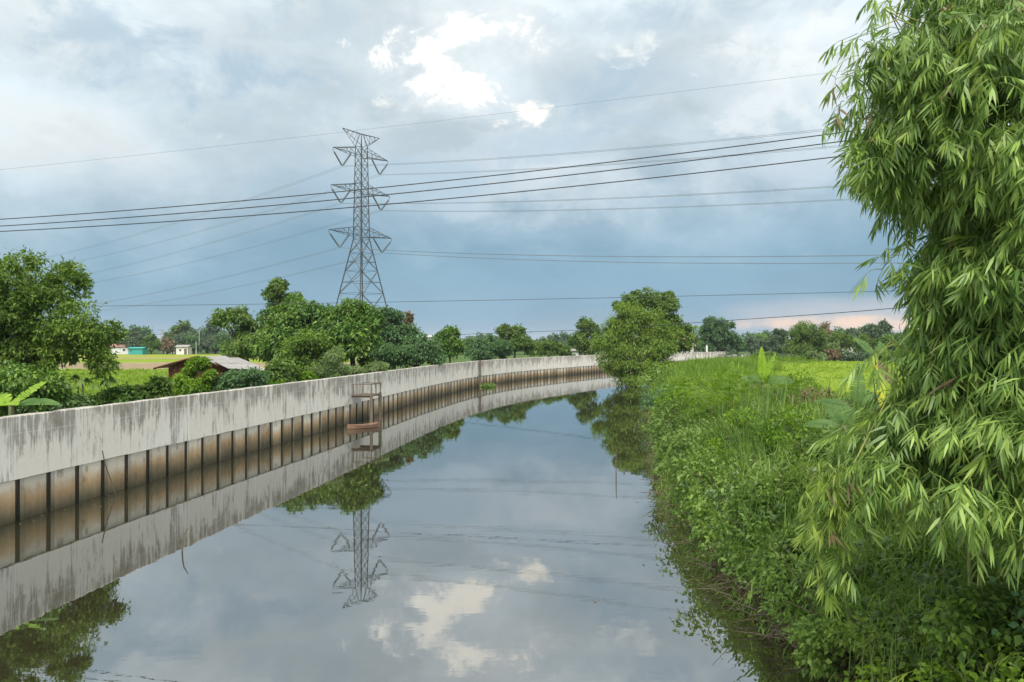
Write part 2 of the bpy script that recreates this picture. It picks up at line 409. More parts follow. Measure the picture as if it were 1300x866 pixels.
class G:
    """Collects geometry in numpy chunks."""
    def __init__(s): s.v = []; s.q = []; s.t = []; s.n = 0
    def add(s, V, q=None, t=None):
        V = np.asarray(V, float).reshape(-1, 3)
        if q is not None and len(q): s.q.append(np.asarray(q).reshape(-1, 4) + s.n)
        if t is not None and len(t): s.t.append(np.asarray(t).reshape(-1, 3) + s.n)
        s.v.append(V); s.n += len(V)
        return s
    def mesh(s, name, mat, origin=(0, 0, 0), smooth=False):
        V = np.concatenate(s.v) - np.asarray(origin, float)
        return np_mesh(name, V, np.concatenate(s.q) if s.q else None, np.concatenate(s.t) if s.t else None,
                       [mat] if not isinstance(mat, (list, tuple)) else mat, smooth=smooth)
    def box(s, c, sz, rot=None):
        c = np.asarray(c, float); h = np.asarray(sz, float) / 2
        P = np.array([[i, j, k] for i in (-1, 1) for j in (-1, 1) for k in (-1, 1)]) * h
        if rot is not None:
            ca, sa = math.cos(rot), math.sin(rot)
            P = np.stack([P[:, 0] * ca - P[:, 1] * sa, P[:, 0] * sa + P[:, 1] * ca, P[:, 2]], 1)
        return s.add(P + c, [[0, 1, 3, 2], [4, 6, 7, 5], [0, 4, 5, 1], [2, 3, 7, 6], [0, 2, 6, 4], [1, 5, 7, 3]])
    def tube(s, pts, rad, sides=6, caps=True):
        P = np.asarray([tuple(p) for p in pts], float); n = len(P)
        r = np.full(n, rad, float) if np.isscalar(rad) else np.asarray(rad, float)
        T = np.gradient(P, axis=0); T /= np.linalg.norm(T, axis=1)[:, None] + 1e-9
        ref = np.array([0, 0, 1.0]) if abs(T[:, 2]).mean() < 0.8 else np.array([0, 1.0, 0])
        A = np.cross(T, ref); A /= np.linalg.norm(A, axis=1)[:, None] + 1e-9
        B = np.cross(T, A)
        th = np.arange(sides) * 2 * math.pi / sides
        V = P[:, None] + r[:, None, None] * (A[:, None] * np.cos(th)[None, :, None] + B[:, None] * np.sin(th)[None, :, None])
        i = np.arange(n - 1)[:, None] * sides; j = np.arange(sides)[None]; k = (j + 1) % sides
        q = np.stack([i + j, i + k, i + sides + k, i + sides + j], -1).reshape(-1, 4)
        t = []
        if caps:
            for a in range(1, sides - 1):
                t.append([0, a + 1, a]); t.append([(n - 1) * sides, (n - 1) * sides + a, (n - 1) * sides + a + 1])
        return s.add(V.reshape(-1, 3), q, t)

def link(name, me, parent=None, loc=None):
    o = bpy.data.objects.new(name, me); COL.objects.link(o)
    if parent is not None: o.parent = parent
    if loc is not None: o.location = loc
    return o

def tag(o, label=None, cat=None, group=None, kind=None):
    if label: o['label'] = label
    if cat: o['category'] = cat
    if group: o['group'] = group
    if kind: o['kind'] = kind
    return o

def empty(name, loc, label=None, cat=None, group=None, rz=0.0):
    o = bpy.data.objects.new(name, None); COL.objects.link(o)
    o.empty_display_size = 0.2; o.location = loc; o.rotation_euler = (0, 0, rz)
    return tag(o, label, cat, group)

def dup(root, loc, rz=0.0, sc=(1, 1, 1), label=None, group=None):
    r = root.copy(); COL.objects.link(r); r.location = loc; r.rotation_euler = (0, 0, rz); r.scale = sc
    if label: r['label'] = label
    if group: r['group'] = group
    for ch in list(root.children):
        c = ch.copy(); COL.objects.link(c); c.parent = r
        for g in list(ch.children):
            k = g.copy(); COL.objects.link(k); k.parent = c
    return r

def W(px, py, d):
    return np.array([(px - 650) / F * d, d, CAM_H - (py - HOR) / F * d])

def unit(A):
    A = np.asarray(A, float)
    return A / (np.linalg.norm(A, axis=-1, keepdims=True) + 1e-9)

def rand_dir(n):
    return unit(rng.normal(size=(n, 3)))

def rhombs(g, P, D, N, L, Wd, fold=0.15, droop=0.15):
    """Short leaves: two triangles along a folded midrib, tip drooping."""
    n = len(P); D = unit(D); S = unit(np.cross(D, N)); N = np.cross(S, D)
    L = np.broadcast_to(L, n)[:, None]; Wd = np.broadcast_to(Wd, n)[:, None]
    mid = P + D * L * 0.45
    V = np.stack([P, mid + S * Wd / 2 + N * Wd * fold, P + D * L - np.array([0, 0, 1.]) * L * droop, mid - S * Wd / 2 + N * Wd * fold], 1)
    i = np.arange(n)[:, None] * 4
    g.add(V.reshape(-1, 3), None, np.concatenate([i + [[0, 1, 2]], i + [[0, 2, 3]]]))

def blades(g, P, D, N, L, Wd, droop=0.35, prof=((0, .35), (.3, 1.0), (.65, .75), (1.0, 0.0))):
    """Long leaves: three bent sections from a narrow base to a point."""
    n = len(P); D = unit(D); S = unit(np.cross(D, N))
    L = np.broadcast_to(L, n)[:, None]; Wd = np.broadcast_to(Wd, n)[:, None]; dr = np.broadcast_to(droop, n)[:, None]
    rows = []
    for t, w in prof:
        c = P + D * L * t - np.array([0, 0, 1.]) * L * dr * t * t
        if w > 0: rows += [c + S * Wd * w / 2, c - S * Wd * w / 2]
        else: rows += [c]
    V = np.stack(rows, 1); k = V.shape[1]; i = np.arange(n)[:, None] * k
    nq = (k - 1) // 2 - 1
    q = [i + [[2 * a, 2 * a + 1, 2 * a + 3, 2 * a + 2]] for a in range(nq)]
    g.add(V.reshape(-1, 3), np.concatenate(q), i + [[2 * nq, 2 * nq + 1, k - 1]])


# ------------------------------------------------------------------ canal plan
WALL_PTS = [(-17.4, -12), (-15.6, 8), (-14.0, 22), (-12.3, 34.3), (-10.4, 47.4), (-7.3, 71.3), (-3.6, 91), (1.6, 107), (8.0, 121),
            (15.5, 136), (25, 153), (37.5, 170), (51, 184)]
BANK_PTS = [(5.6, -12), (5.1, 5), (4.75, 12.4), (4.5, 15.4), (4.5, 18.9), (4.95, 24.4), (5.85, 31), (7.5, 40), (10.4, 60), (13.4, 77),
            (16.3, 91), (22, 106), (33, 126), (48, 145), (66, 160), (90, 172), (130, 184)]

def catmull(pts, n=12):
    P = np.array([pts[0]] + list(pts) + [pts[-1]], float); out = []
    for i in range(1, len(P) - 2):
        for k in range(n):
            t = k / n
            out.append(0.5 * (2 * P[i] + (P[i + 1] - P[i - 1]) * t + (2 * P[i - 1] - 5 * P[i] + 4 * P[i + 1] - P[i + 2]) * t * t
                              + (-P[i - 1] + 3 * P[i] - 3 * P[i + 1] + P[i + 2]) * t ** 3))
    out.append(P[-2])
    return np.array(out)
WP, BP = catmull(WALL_PTS), catmull(BANK_PTS)
def xw(y): return np.interp(y, WP[:, 1], WP[:, 0])
def xb(y): return np.interp(y, BP[:, 1], BP[:, 0])

def lump(x, y):
    return (np.sin(x * 1.3 + 0.7 * np.sin(y * 0.9)) * np.sin(y * 0.77 + 1.1) + 0.6 * np.sin(x * 2.9 + y * 1.7) + 0.4 * np.sin(y * 3.1 - x * 1.2)) / 2.0
PROF_X = np.array([-4.0, -1.5, -0.6, 0.0, 0.45, 1.0, 1.7, 2.6, 4.0, 7.0, 10.0, 14.0])
PROF_Z = np.array([-1.6, -0.9, -0.35, 0.02, 0.55, 1.05, 1.42, 1.66, 1.76, 1.72, 1.48, 1.30])
def ground_z(x, y):
    d = np.asarray(x) - xb(y)
    z = np.interp(d, PROF_X, PROF_Z)
    return z + np.clip(d, 0, 1) * 0.10 * lump(np.asarray(x), np.asarray(y)) * np.clip(1 - (np.asarray(y) - 90) / 60, 0, 1)

def build_ground():
    ys = np.concatenate([np.arange(-12, 0, 2.0), np.arange(0, 60, 0.7), np.arange(60, 130, 1.5), np.arange(130, 184, 3.0), [184, 186, 200, 240, 320, 500, 900, 1600, 3000, 5500]])
    offL = [-5000, -1500, -500, -200, -90, -40, -18, -8, -3, -0.9, -0.14]
    offR = [0.45, 1.0, 1.7, 2.6, 4.0, 5.5, 7.0, 10, 14, 22, 40, 80, 200, 500, 1500, 5000]
    rows = []
    for y in ys:
        a, b = float(xw(min(y, 184))), float(xb(min(y, 184)))
        has = y <= 184
        r = [(a + o, 1.0) for o in offL]
        zb = -1.6 if has else 1.0
        r += [(a - 0.12, zb), (a + 2, zb), (b - 4, zb), (b - 1.5, -0.9 if has else 1.1), (b - 0.6, -0.35 if has else 1.2), (b, 0.02 if has else 1.25)]
        for o in offR:
            r.append((b + o, float(ground_z(b + o, y)) if has else 1.3))
        rows.append([(x, y, z) for x, z in r])
    V = np.array(rows); ny, nx = V.shape[:2]
    i = (np.arange(ny - 1)[:, None] * nx + np.arange(nx - 1)[None]).ravel()
    q = np.stack([i, i + 1, i + nx + 1, i + nx], 1)
    o = link('ground', np_mesh('ground', V.reshape(-1, 3), q, None, [M['ground']], smooth=True))
    tag(o, 'green and muddy land on both banks of the canal', 'ground', kind='structure')
    ys = np.concatenate([np.arange(-12, 184, 4.0), [184]])
    V = np.array([[(xw(y) - 0.10, y, 0), (xw(y) * .5 + xb(y) * .5, y, 0), (xb(y) + 0.5, y, 0)] for y in ys]); ny = len(ys)
    i = (np.arange(ny - 1)[:, None] * 3 + np.arange(2)[None]).ravel()
    o = link('water', np_mesh('water', V.reshape(-1, 3), np.stack([i, i + 1, i + 4, i + 3], 1), None, [M['water']]))
    tag(o, 'still brownish canal water mirroring the cloudy sky', 'water', kind='structure')
build_ground()

def sheet(name, pts, z, mat, label):
    V = [(x, y, z) for x, y in pts]
    me = bpy.data.meshes.new(name); me.from_pydata(V, [], [list(range(len(V)))]); me.materials.append(mat)
    return tag(link(name, me), label, 'field', kind='structure')

def build_fields():
    # left of the wall, strips of paddy divided by bare earth banks
    sheet('rice_field', [(-190, 196), (-30, 196), (-30, 268), (-190, 268)], 1.05, M['rice_gold'], 'golden green paddy strip before the far left treeline')
    sheet('rice_field', [(-150, 150), (-30, 150), (-30, 193), (-150, 193)], 1.05, M['rice'], 'bright green paddy strip left of the canal wall')
    sheet('bare_earth', [(-130, 118), (-30, 118), (-30, 148), (-130, 148)], 1.04, M['soil'], 'bare brown earth strip between the left paddies')
    sheet('rice_field', [(-110, 42), (-17, 42), (-17, 116), (-110, 116)], 1.05, M['rice_pale'], 'pale green young paddy behind the dark red shed')
    sheet('rice_field', [(19, 46), (160, 46), (190, 146), (32, 146)], 1.56, M['rice'], 'vivid lime green paddy beyond the right bank')
    for i, (y0, h, lab) in enumerate(((149, .35, 'low bare earth dike dividing brown soil from green paddy'), (194.5, .4, 'low earth dike between the two bright left paddies'),
                                      (117, .3, 'low earth dike at the near side of the brown strip'), (132, .25, 'low earth dike in the middle of the brown strip'))):
        g = G(); n = 40; xs = np.linspace(-150, -28, n)
        V = []
        for x in xs:
            zz = h * (0.8 + 0.3 * math.sin(x * .7) * math.sin(x * .23))
            V += [(x, y0 - .9, 1.0), (x, y0 - .3, 1.0 + zz), (x, y0 + .3, 1.0 + zz), (x, y0 + .9, 1.0)]
        i = (np.arange(n - 1)[:, None] * 4 + np.arange(3)[None]).ravel()
        g.add(V, np.stack([i, i + 1, i + 5, i + 4], 1))
        tag(link('earth_dike', g.mesh('earth_dike', M['soil'])), lab, 'dike', kind='structure')
build_fields()


# ------------------------------------------------------------------ flood wall
TOP, BOT, STEP = 2.956, 1.18, 1.235
def build_wall():
    seg = np.linalg.norm(np.diff(WP, axis=0), axis=1); S = np.concatenate([[0], np.cumsum(seg)])
    def at(s): return np.array([np.interp(s, S, WP[:, 0]), np.interp(s, S, WP[:, 1])])
    s0 = 6.0; n = int((S[-1] - s0) / STEP)
    base = at(s0)
    root = empty('flood_wall', (base[0], base[1], 0), 'long stained concrete flood wall on piles curving along the left bank', 'wall')
    org = np.array([base[0], base[1], 0])
    # cast panels between joints
    per = 10
    for k in range(0, n, per):
        ss = np.linspace(s0 + k * STEP + 0.02, s0 + min(k + per, n) * STEP - 0.02, 25)
        V = []
        off = random.uniform(-.012, .012)
        for s in ss:
            p = at(s); tng = unit(at(s + .3) - at(s - .3)); nr = np.array([tng[1], -tng[0]])
            f, b = p + nr * (0.16 + off), p - nr * 0.12
            fi = p + nr * (0.13 + off); bi = p - nr * 0.09
            e1, e2 = random.uniform(-.012, .010), random.uniform(-.012, .010)
            V += [(*f, BOT + random.uniform(-.008, .008)), (*f, TOP - .03 + e1), (*fi, TOP + e1), (*bi, TOP + e2), (*b, TOP - .03 + e2), (*b, BOT)]
        m_ = len(ss); q = []
        for a in range(m_ - 1):
            for c in range(6):
                c2 = (c + 1) % 6
                q.append([a * 6 + c, (a + 1) * 6 + c, (a + 1) * 6 + c2, a * 6 + c2])
        g = G(); g.add(V, q, None); e = (m_ - 1) * 6
        g.q.append(np.array([[0, 1, 2, 3], [0, 3, 4, 5], [e, e + 3, e + 2, e + 1], [e, e + 5, e + 4, e + 3]]))
        link('wall_panel', g.mesh('wall_panel', M['concrete'], org), root)
    # piles and infill slabs share their meshes
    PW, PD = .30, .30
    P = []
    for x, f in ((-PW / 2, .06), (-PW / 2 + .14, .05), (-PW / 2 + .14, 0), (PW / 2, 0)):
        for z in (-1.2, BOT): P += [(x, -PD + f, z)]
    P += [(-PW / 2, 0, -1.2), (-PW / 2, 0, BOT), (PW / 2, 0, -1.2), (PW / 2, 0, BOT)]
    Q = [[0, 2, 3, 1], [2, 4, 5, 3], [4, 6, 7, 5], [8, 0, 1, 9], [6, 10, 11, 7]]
    pile = np_mesh('pile', P, Q, None, [M['pile'], M['pile_gap_shade']], [1, 1, 0, 1, 0])  # near strip and near side get the painted gap shade
    slab = G(); L = STEP - PW - .012
    slab.box((0, .02, (BOT - 1.2) / 2 - .0), (L, .10, BOT + 1.2 - .02))
    slab = slab.mesh('infill_slab', M['slab'])
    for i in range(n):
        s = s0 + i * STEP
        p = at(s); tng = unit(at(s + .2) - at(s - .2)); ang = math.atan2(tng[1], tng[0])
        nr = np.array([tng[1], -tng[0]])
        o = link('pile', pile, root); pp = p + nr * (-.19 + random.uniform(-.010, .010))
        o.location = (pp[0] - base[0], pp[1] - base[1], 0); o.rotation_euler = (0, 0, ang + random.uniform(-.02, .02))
        s += STEP / 2
        p = at(s); tng = unit(at(s + .2) - at(s - .2)); ang = math.atan2(tng[1], tng[0]); nr = np.array([tng[1], -tng[0]])
        o = link('infill_slab', slab, root); pp = p + nr * (.050 + random.uniform(-.008, .008))
        o.location = (pp[0] - base[0], pp[1] - base[1], random.uniform(-.02, 0)); o.rotation_euler = (0, random.uniform(-.006, .006), ang + random.uniform(-.012, .012))
    return at, S
build_wall()

def build_gauge_post():
    y = 89.5; x = float(xw(y)) + .35
    g = G(); g.tube([(0, 0, -.8), (0, 0, 3.0)], .11, 8)
    o = empty('gauge_post', (x, y, 0), 'dark upright post against the wall joint at the bend', 'post')
    link('post', g.mesh('post', M['wood_grey']), o)
    for z in (1.3, 2.6):
        g = G(); g.box((0, 0, z), (.3, .3, .1)); link('bracket', g.mesh('bracket', M['wood_grey']), o)
build_gauge_post()

def build_platform():
    y = 50.0; x = float(xw(y)) + .2
    o = empty('landing_stage', (x, y, 0), 'rickety grey timber landing stage with ladder fixed to the wall', 'platform', rz=R(-8))
    for k in range(6):
        g = G(); g.box((.12 + k * .21, 0, 1.72 + .01 * (k % 2)), (.19, 1.9, .05)); link('deck_board', g.mesh('deck_board', M['wood_grey']), o)
    for j in (-.8, .8):
        g = G(); g.box((.62, j, 1.64), (1.35, .10, .10)); link('joist', g.mesh('joist', M['wood_grey']), o)
    for (a, b, r) in ((1.25, -.85, .10), (1.25, .85, .07)):
        g = G(); g.tube([(a, b, -1.0), (a, b, 1.69)], r, 8); link('leg', g.mesh('leg', M['wood_grey']), o)
    for (a, b) in ((.1, -.92), (1.27, -.92), (1.27, 0), (1.27, .92), (.1, .92)):
        g = G(); g.box((a, b, 2.06), (.06, .06, .68)); link('rail_post', g.mesh('rail_post', M['wood_grey']), o)
    for (c, s) in (((1.27, 0, 2.43), (.07, 1.9, .06)), ((.68, -.92, 2.42), (1.2, .06, .05)), ((.68, .92, 2.42), (1.2, .06, .05)), ((1.30, 0, 1.72), (.05, 1.95, .10))):
        g = G(); g.box(c, s); link('rail', g.mesh('rail', M['wood_grey']), o)
    g = G()
    for b in (1.05, 1.45): g.box((1.15, b, .65), (.06, .06, 2.3))
    ld = link('ladder', g.mesh('ladder', M['wood_grey']), o)
    for k in range(5):
        g = G(); g.box((1.19, 1.25, .05 + k * .36), (.05, .52, .07)); link('rung', g.mesh('rung', M['bark_pale']), ld)
build_platform()

def build_boat():
    p = W(462, 542.5, 46.2)
    o = empty('sampan_boat', (p[0], p[1], 0), 'small brown wooden rowing boat moored under the landing stage', 'boat', rz=R(35))
    g = G(); n = 13; rows = []
    for i in range(n):
        t = i / (n - 1) * 2 - 1; w = .36 * (1 - abs(t) ** 2.4) + .02; sh = .20 + .12 * t * t
        x = t * 1.05
        rows += [(x, -w, sh), (x, -w * .75, .02), (x, 0, -.06 + .10 * t * t), (x, w * .75, .02), (x, w, sh), (x, w * .86, sh - .02), (x, 0, .03 + .12 * t * t), (x, -w * .86, sh - .02)]
    q = []
    for i in range(n - 1):
        for c in range(8):
            q.append([i * 8 + c, i * 8 + (c + 1) % 8, (i + 1) * 8 + (c + 1) % 8, (i + 1) * 8 + c])
    g.add(rows, q); link('hull', g.mesh('hull', M['boat_wood'], smooth=False), o)
    for x in (-.45, .35):
        g = G(); g.box((x, 0, .17), (.14, .60, .03)); link('seat', g.mesh('seat', M['boat_wood']), o)
build_boat()

def build_sticks():
    for (px, py, d, h, lean, lab) in ((782, 600, 30.3, 1.0, .01, 'thin upright stick standing in the water near the right bank'),
                                      (229, 700, 18.9, .55, .12, 'crooked thin stick poking out of the water near the wall')):
        p = W(px, py, d); g = G()
        g.tube([(0, 0, -.8), (lean * .5, 0, h * .4), (lean * .7, .02, h * .7), (lean * 1.6, 0, h)], [.022, .02, .016, .010], 6)
        o = link('stick', g.mesh('stick', M['twig']), None, (p[0], p[1], 0)); tag(o, lab, 'stick')
    y = 25.6; x = float(xw(y)) + .22
    g = G(); g.tube([(0, 0, 1.5), (.05, .1, 1.0), (.12, .3, .5), (.2, .45, .0), (.24, .5, -.3)], .018, 5)
    tag(link('rope', g.mesh('rope', M['twig']), None, (x, y, 0)), 'thin frayed rope hanging down the wall into the water', 'rope')
    g = G()
    for k in range(420):
        a = rng.uniform(0, 6.28); r = math.sqrt(rng.uniform(0, 1))
        P = np.array([[math.cos(a) * r * .8, math.sin(a) * r * 2.2, .03]])
        rhombs(g, P, np.array([[rng.normal(), rng.normal(), 1.2]]), rand_dir(1), rng.uniform(.25, .5), .22)
    p = W(603, 489, 93)
    tag(link('water_hyacinth', g.mesh('water_hyacinth', M['leaf_mid']), None, (float(xw(90)) + 1.1, 90, 0)),
        'clump of floating green water plants at the foot of the wall', 'plant')
build_sticks()


# ------------------------------------------------------------------ pylon and wires
PY = np.array([-30.6, 160.0, 1.0])
LINE = unit(np.array([0.80, -0.60, 0])); ARM = unit(np.array([0.60, 0.80, 0]))
def build_pylon():
    o = empty('pylon', PY, 'tall grey steel lattice transmission pylon rising behind the trees', 'pylon')
    H = 46.4
    def half(z): return np.interp(z, [0, 25, 34, H - 2.5, H], [5.6, 1.15, 1.0, .85, .2])
    def cor(z, a, b): return ARM * a * half(z) + LINE * b * half(z) + np.array([0, 0, z])
    for a in (-1, 1):
        for b in (-1, 1):
            g = G(); zs = [0, 25, 34, H - 2.5, H]
            g.tube([cor(z, a, b) for z in zs], [.14, .12, .105, .085, .055], 4); link('leg', g.mesh('leg', M['steel']), o)
    g = G()
    zs = [0, 8, 14, 18.6, 22.2, 25] + list(np.linspace(27, H - 2.5, 10))
    cs = [(-1, -1), (1, -1), (1, 1), (-1, 1)]
    for i in range(len(zs) - 1):
        for k in range(4):
            a, b = cs[k], cs[(k + 1) % 4]
            g.tube([cor(zs[i], *a), cor(zs[i + 1], *b)], .055 if i > 4 else .075, 4, False)
            g.tube([cor(zs[i], *b), cor(zs[i + 1], *a)], .055 if i > 4 else .075, 4, False)
            if i > 0: g.tube([cor(zs[i], *a), cor(zs[i], *b)], .036, 4, False)
            if i < 4:
                m1 = (cor(zs[i], *a) + cor(zs[i + 1], *a)) / 2; m2 = (cor(zs[i], *b) + cor(zs[i + 1], *b)) / 2
                c = (cor(zs[i], *a) + cor(zs[i], *b) + cor(zs[i + 1], *a) + cor(zs[i + 1], *b)) / 4
                g.tube([m1, c], .045, 4, False); g.tube([m2, c], .045, 4, False)
    link('bracing', g.mesh('bracing', M['steel']), o)
    att = []
    for (zb, L, dz) in ((H - 4.6, 7.4, 1.8), (34.4, 7.9, 1.8), (25.6, 8.4, 1.9)):
        for sgn in (-1, 1):
            g = G(); tip = ARM * sgn * L + np.array([0, 0, zb + (.5 if sgn else 0)])
            lo = [cor(zb, sgn, b) for b in (-1, 1)]; up = [cor(zb + dz, sgn, b) for b in (-1, 1)]
            for p in lo + up: g.tube([p, tip], .055, 4, False)
            for t0, t1 in ((0, .2), (.2, .4), (.4, .6), (.6, .8)):
                for b in (0, 1):
                    g.tube([lo[b] + (tip - lo[b]) * t0, up[b] + (tip - up[b]) * t1], .034, 4, False)
                    g.tube([up[b] + (tip - up[b]) * t1, lo[b] + (tip - lo[b]) * t1], .034, 4, False)
                g.tube([lo[0] + (tip - lo[0]) * t0, lo[1] + (tip - lo[1]) * t1], .04, 4, False)
                g.tube([up[0] + (tip - up[0]) * t1, up[1] + (tip - up[1]) * t1], .04, 4, False)
            link('cross_arm', g.mesh('cross_arm', M['steel']), o)
            # V strings: from the arm tip and from half way along it down to one clamp
            a1 = tip + np.array([0, 0, -.5]); a2 = tip * np.array([.36, .36, 1]) + np.array([0, 0, -.2])
            cl = ARM * sgn * L * .68 + np.array([0, 0, zb - 2.8])
            hang = G(); hang.tube([tip, a1], .05, 4); link('hanger', hang.mesh('hanger', M['steel']), o)
            for a in (a1, a2):
                g = G(); pts = [a + (cl - a) * t for t in np.linspace(0, 1, 25)]
                g.tube(pts, [.05 if (k < 3 or k > 22) else (.20 if k % 2 else .12) for k in range(25)], 6)
                link('insulator_string', g.mesh('insulator_string', M['insulator']), o)
            att.append((zb, sgn, PY + cl))
    for sgn in (-1, 1):
        g = G(); zb = H - 2.5; tip = ARM * sgn * 5.0 + np.array([0, 0, H + .2])
        for b in (-1, 1):
            g.tube([cor(zb, sgn, b), tip], .06, 4, False); g.tube([cor(H, 0, b), tip], .06, 4, False)
            for t0 in (.2, .45, .7):
                p, q = cor(zb, sgn, b), cor(H, 0, b)
                g.tube([p + (tip - p) * t0, q + (tip - q) * t0], .04, 4, False)
        link('peak_arm', g.mesh('peak_arm', M['steel']), o)
        att.append((H, sgn, PY + tip))
    return att
ATT = build_pylon()

def sag_curve(a, b, sag, n=40, t0=0.0, t1=1.0):
    t = np.linspace(t0, t1, n)[:, None]
    P = a + (b - a) * t; P[:, 2] -= 4 * sag * (t * (1 - t))[:, 0]
    return P

def build_conductors():
    names = {46.4 - 4.6: 'top', 34.4: 'middle', 25.6: 'lowest'}
    for zb, sgn, p in ATT:
        if zb > 45: continue
        for dirn, sag, end in ((1, 10.0, 0.62), (-1, 9.0, 1.0)):
            far = p + LINE * dirn * 350 + np.array([0, 0, 0.0 if dirn > 0 else -3.0])
            g = G(); side = 'left' if sgn < 0 else 'right'
            if zb < 46:
                for off in (-.40, .40):
                    g.tube(sag_curve(p, far, sag, 60, 0, end) + ARM * off, .024, 4, False)
                lab = f"twin grey conductors running {'right' if dirn > 0 else 'left'} from the pylon's {names[zb]} {side} arm"
            else:
                g.tube(sag_curve(p, far, sag * .7, 60, 0, end), .022, 4, False)
                lab = f"thin earth wire running {'right' if dirn > 0 else 'left'} from the pylon's {side} peak"
            tag(link('conductor', g.mesh('conductor', M['wire_grey'])), lab, 'power line', 'conductors strung from the pylon')
build_conductors()

def build_near_wires():
    # (left end px,py,depth) (right end px,py,depth) sag, radius
    L = [((-250, 291, 40), (1600, 90, 27), .9, .023, 'uppermost of the three thick black cables crossing before the pylon'),
         ((-250, 299, 40.5), (1600, 103, 27), .9, .023, 'middle of the three thick black cables crossing before the pylon'),
         ((-250, 303, 41), (1600, 128, 27), .9, .023, 'lowest of the three thick black cables crossing before the pylon'),
         ((-250, 240, 46), (1600, 20, 30), .35, .006, 'thin single wire passing just above the pylon\'s top arms'),
         ((-250, 391, 62), (1600, 356, 44), .35, .016, 'single dark cable crossing the sky low above the treetops')]
    for a, b, s, r, lab in L:
        g = G(); g.tube(sag_curve(W(*a), W(*b), s, 60), r, 5, False)
        tag(link('overhead_cable', g.mesh('overhead_cable', M['wire'] if r > .01 else M['wire_grey'])), lab, 'cable', 'overhead cables crossing the canal')
    g = G(); P = [W(*p) for p in ((-100, 452, 130), (150, 425, 130), (440, 432, 120), (600, 424, 110), (760, 418, 95), (900, 408.5, 80), (1140, 391, 60), (1700, 335, 42))]
    g.tube(catmull([tuple(p) for p in P], 8), .03, 5, False)
    tag(link('overhead_cable', g.mesh('overhead_cable', M['wire'])), 'lowest dark cable rising to the right past the canal bush', 'cable', 'overhead cables crossing the canal')
build_near_wires()


# ------------------------------------------------------------------ trees
def blob_leaves(g, blobs, L, n_total, org, droop=0.3, subs=11, wid=0.55, shell=0.55, up=0.25, kind='rhomb', ratio=0.42):
    vols = np.array([(b[3] * b[4]) ** 1.0 for b in blobs]); vols = vols / vols.sum()
    for b, f in zip(blobs, vols):
        c = np.array(b[:3]); r = np.array([b[3], b[5], b[4]])
        k = max(4, subs)
        D = rand_dir(k); D[:, 2] = D[:, 2] * .9 + .12; D = unit(D)
        sc = c + D * r * rng.uniform(.45, .92, (k, 1))
        sr = rng.uniform(.22, .50, (k, 1)) * r.mean()
        n = int(n_total * f)
        idx = rng.integers(0, k, n)
        d = rand_dir(n); rad = shell + (1 - shell) * np.sqrt(rng.uniform(0, 1, (n, 1)))
        rad *= 1 + .38 * np.sin(d[:, :1] * 7 + idx[:, None]) * np.sin(d[:, 1:2] * 6 + 2 * idx[:, None])
        fl = rng.uniform(0, 1, (n, 1)) < .13
        rad = np.where(fl, rad * rng.uniform(1.1, 1.6, (n, 1)), rad)
        P = sc[idx] + d * sr[idx] * rad * np.array([1.1, 1.1, .85])
        out = unit(P - c)
        Dr = d * .5 + out * .3 + rand_dir(n) * .8 + np.array([0, 0, -droop])
        N = out * .5 + rand_dir(n) * .6 + np.array([0, 0, up + .3])
        ll = L * rng.uniform(.65, 1.35, n)
        if kind == 'rhomb': rhombs(g, P - org, Dr, N, ll, ll * wid)
        else: blades(g, P - org, Dr, N, ll, ll * wid, .4)

def tree(name, label, depth, blobs_px, trunk_px, zg, L, n, leaf, cat='tree', group=None, bark='bark', tr=.16, droop=.3, subs=11, wid=.55, dd=1.0,
         kind='rhomb', limb=True, shell=.5):
    """blobs_px: (px, py, rx, ry[, depth shift]) crown lobes measured on the photograph and set at their real distance."""
    k = depth / F; bl = []; L *= .92; n = int(n * 1.25)
    for b in blobs_px:
        dsh = b[4] if len(b) > 4 else rng.uniform(-.35, .35) * b[2] * k
        p = W(b[0], b[1], depth + dsh)
        bl.append((p[0], p[1], p[2], b[2] * k, b[3] * k, b[2] * k * dd))
    base = np.array([(trunk_px - 650) * k, depth, zg])
    if base[0] < 0 and base[0] > xw(min(depth, 184)) - .35: base[0] = xw(min(depth, 184)) - .6
    o = empty(name, base, label, cat, group)
    g = G(); c0 = np.mean([b[:3] for b in bl], axis=0)
    topz = max(b[2] for b in bl)
    fork = base + (c0 - base) * np.array([.4, .4, .55])
    g.tube([np.zeros(3), (fork - base) * np.array([.3, .3, .5]) + np.array([tr * .5, 0, 0]), fork - base], [tr * 1.25, tr, tr * .8], 8)
    link('trunk', g.mesh('trunk', M[bark], smooth=True), o)
    if limb:
        for b in sorted(bl, key=lambda b: -b[3])[:7]:
            g = G(); e = np.array(b[:3]) + np.array([0, 0, b[4] * .35]) - base; s = fork - base
            md = (s + e) / 2 + np.array([rng.normal() * .1, rng.normal() * .1, .12]) * b[3]
            g.tube([s, md, e], [tr * .62, tr * .42, tr * .14], 6)
            for _ in range(3):
                u = unit(rng.normal(size=3)) * np.array([1, 1, .6]); q = md + (e - md) * rng.uniform(.2, .8)
                g.tube([q, q + u * b[3] * .45, q + u * b[3] * .8 + np.array([0, 0, .1])], [tr * .25, tr * .15, tr * .05], 5)
            link('limb', g.mesh('limb', M[bark], smooth=True), o)
    g = G(); blob_leaves(g, bl, L, n, base, droop, subs, wid, kind=kind, shell=shell)
    link('crown', g.mesh('crown', M[leaf]), o)
    return o

def bush(name, label, depth, blobs_px, trunk_px, zg, L, n, leaf, **kw):
    kw.setdefault('cat', 'shrub'); kw.setdefault('tr', .05)
    return tree(name, label, depth, blobs_px, trunk_px, zg, L, n, leaf, **kw)

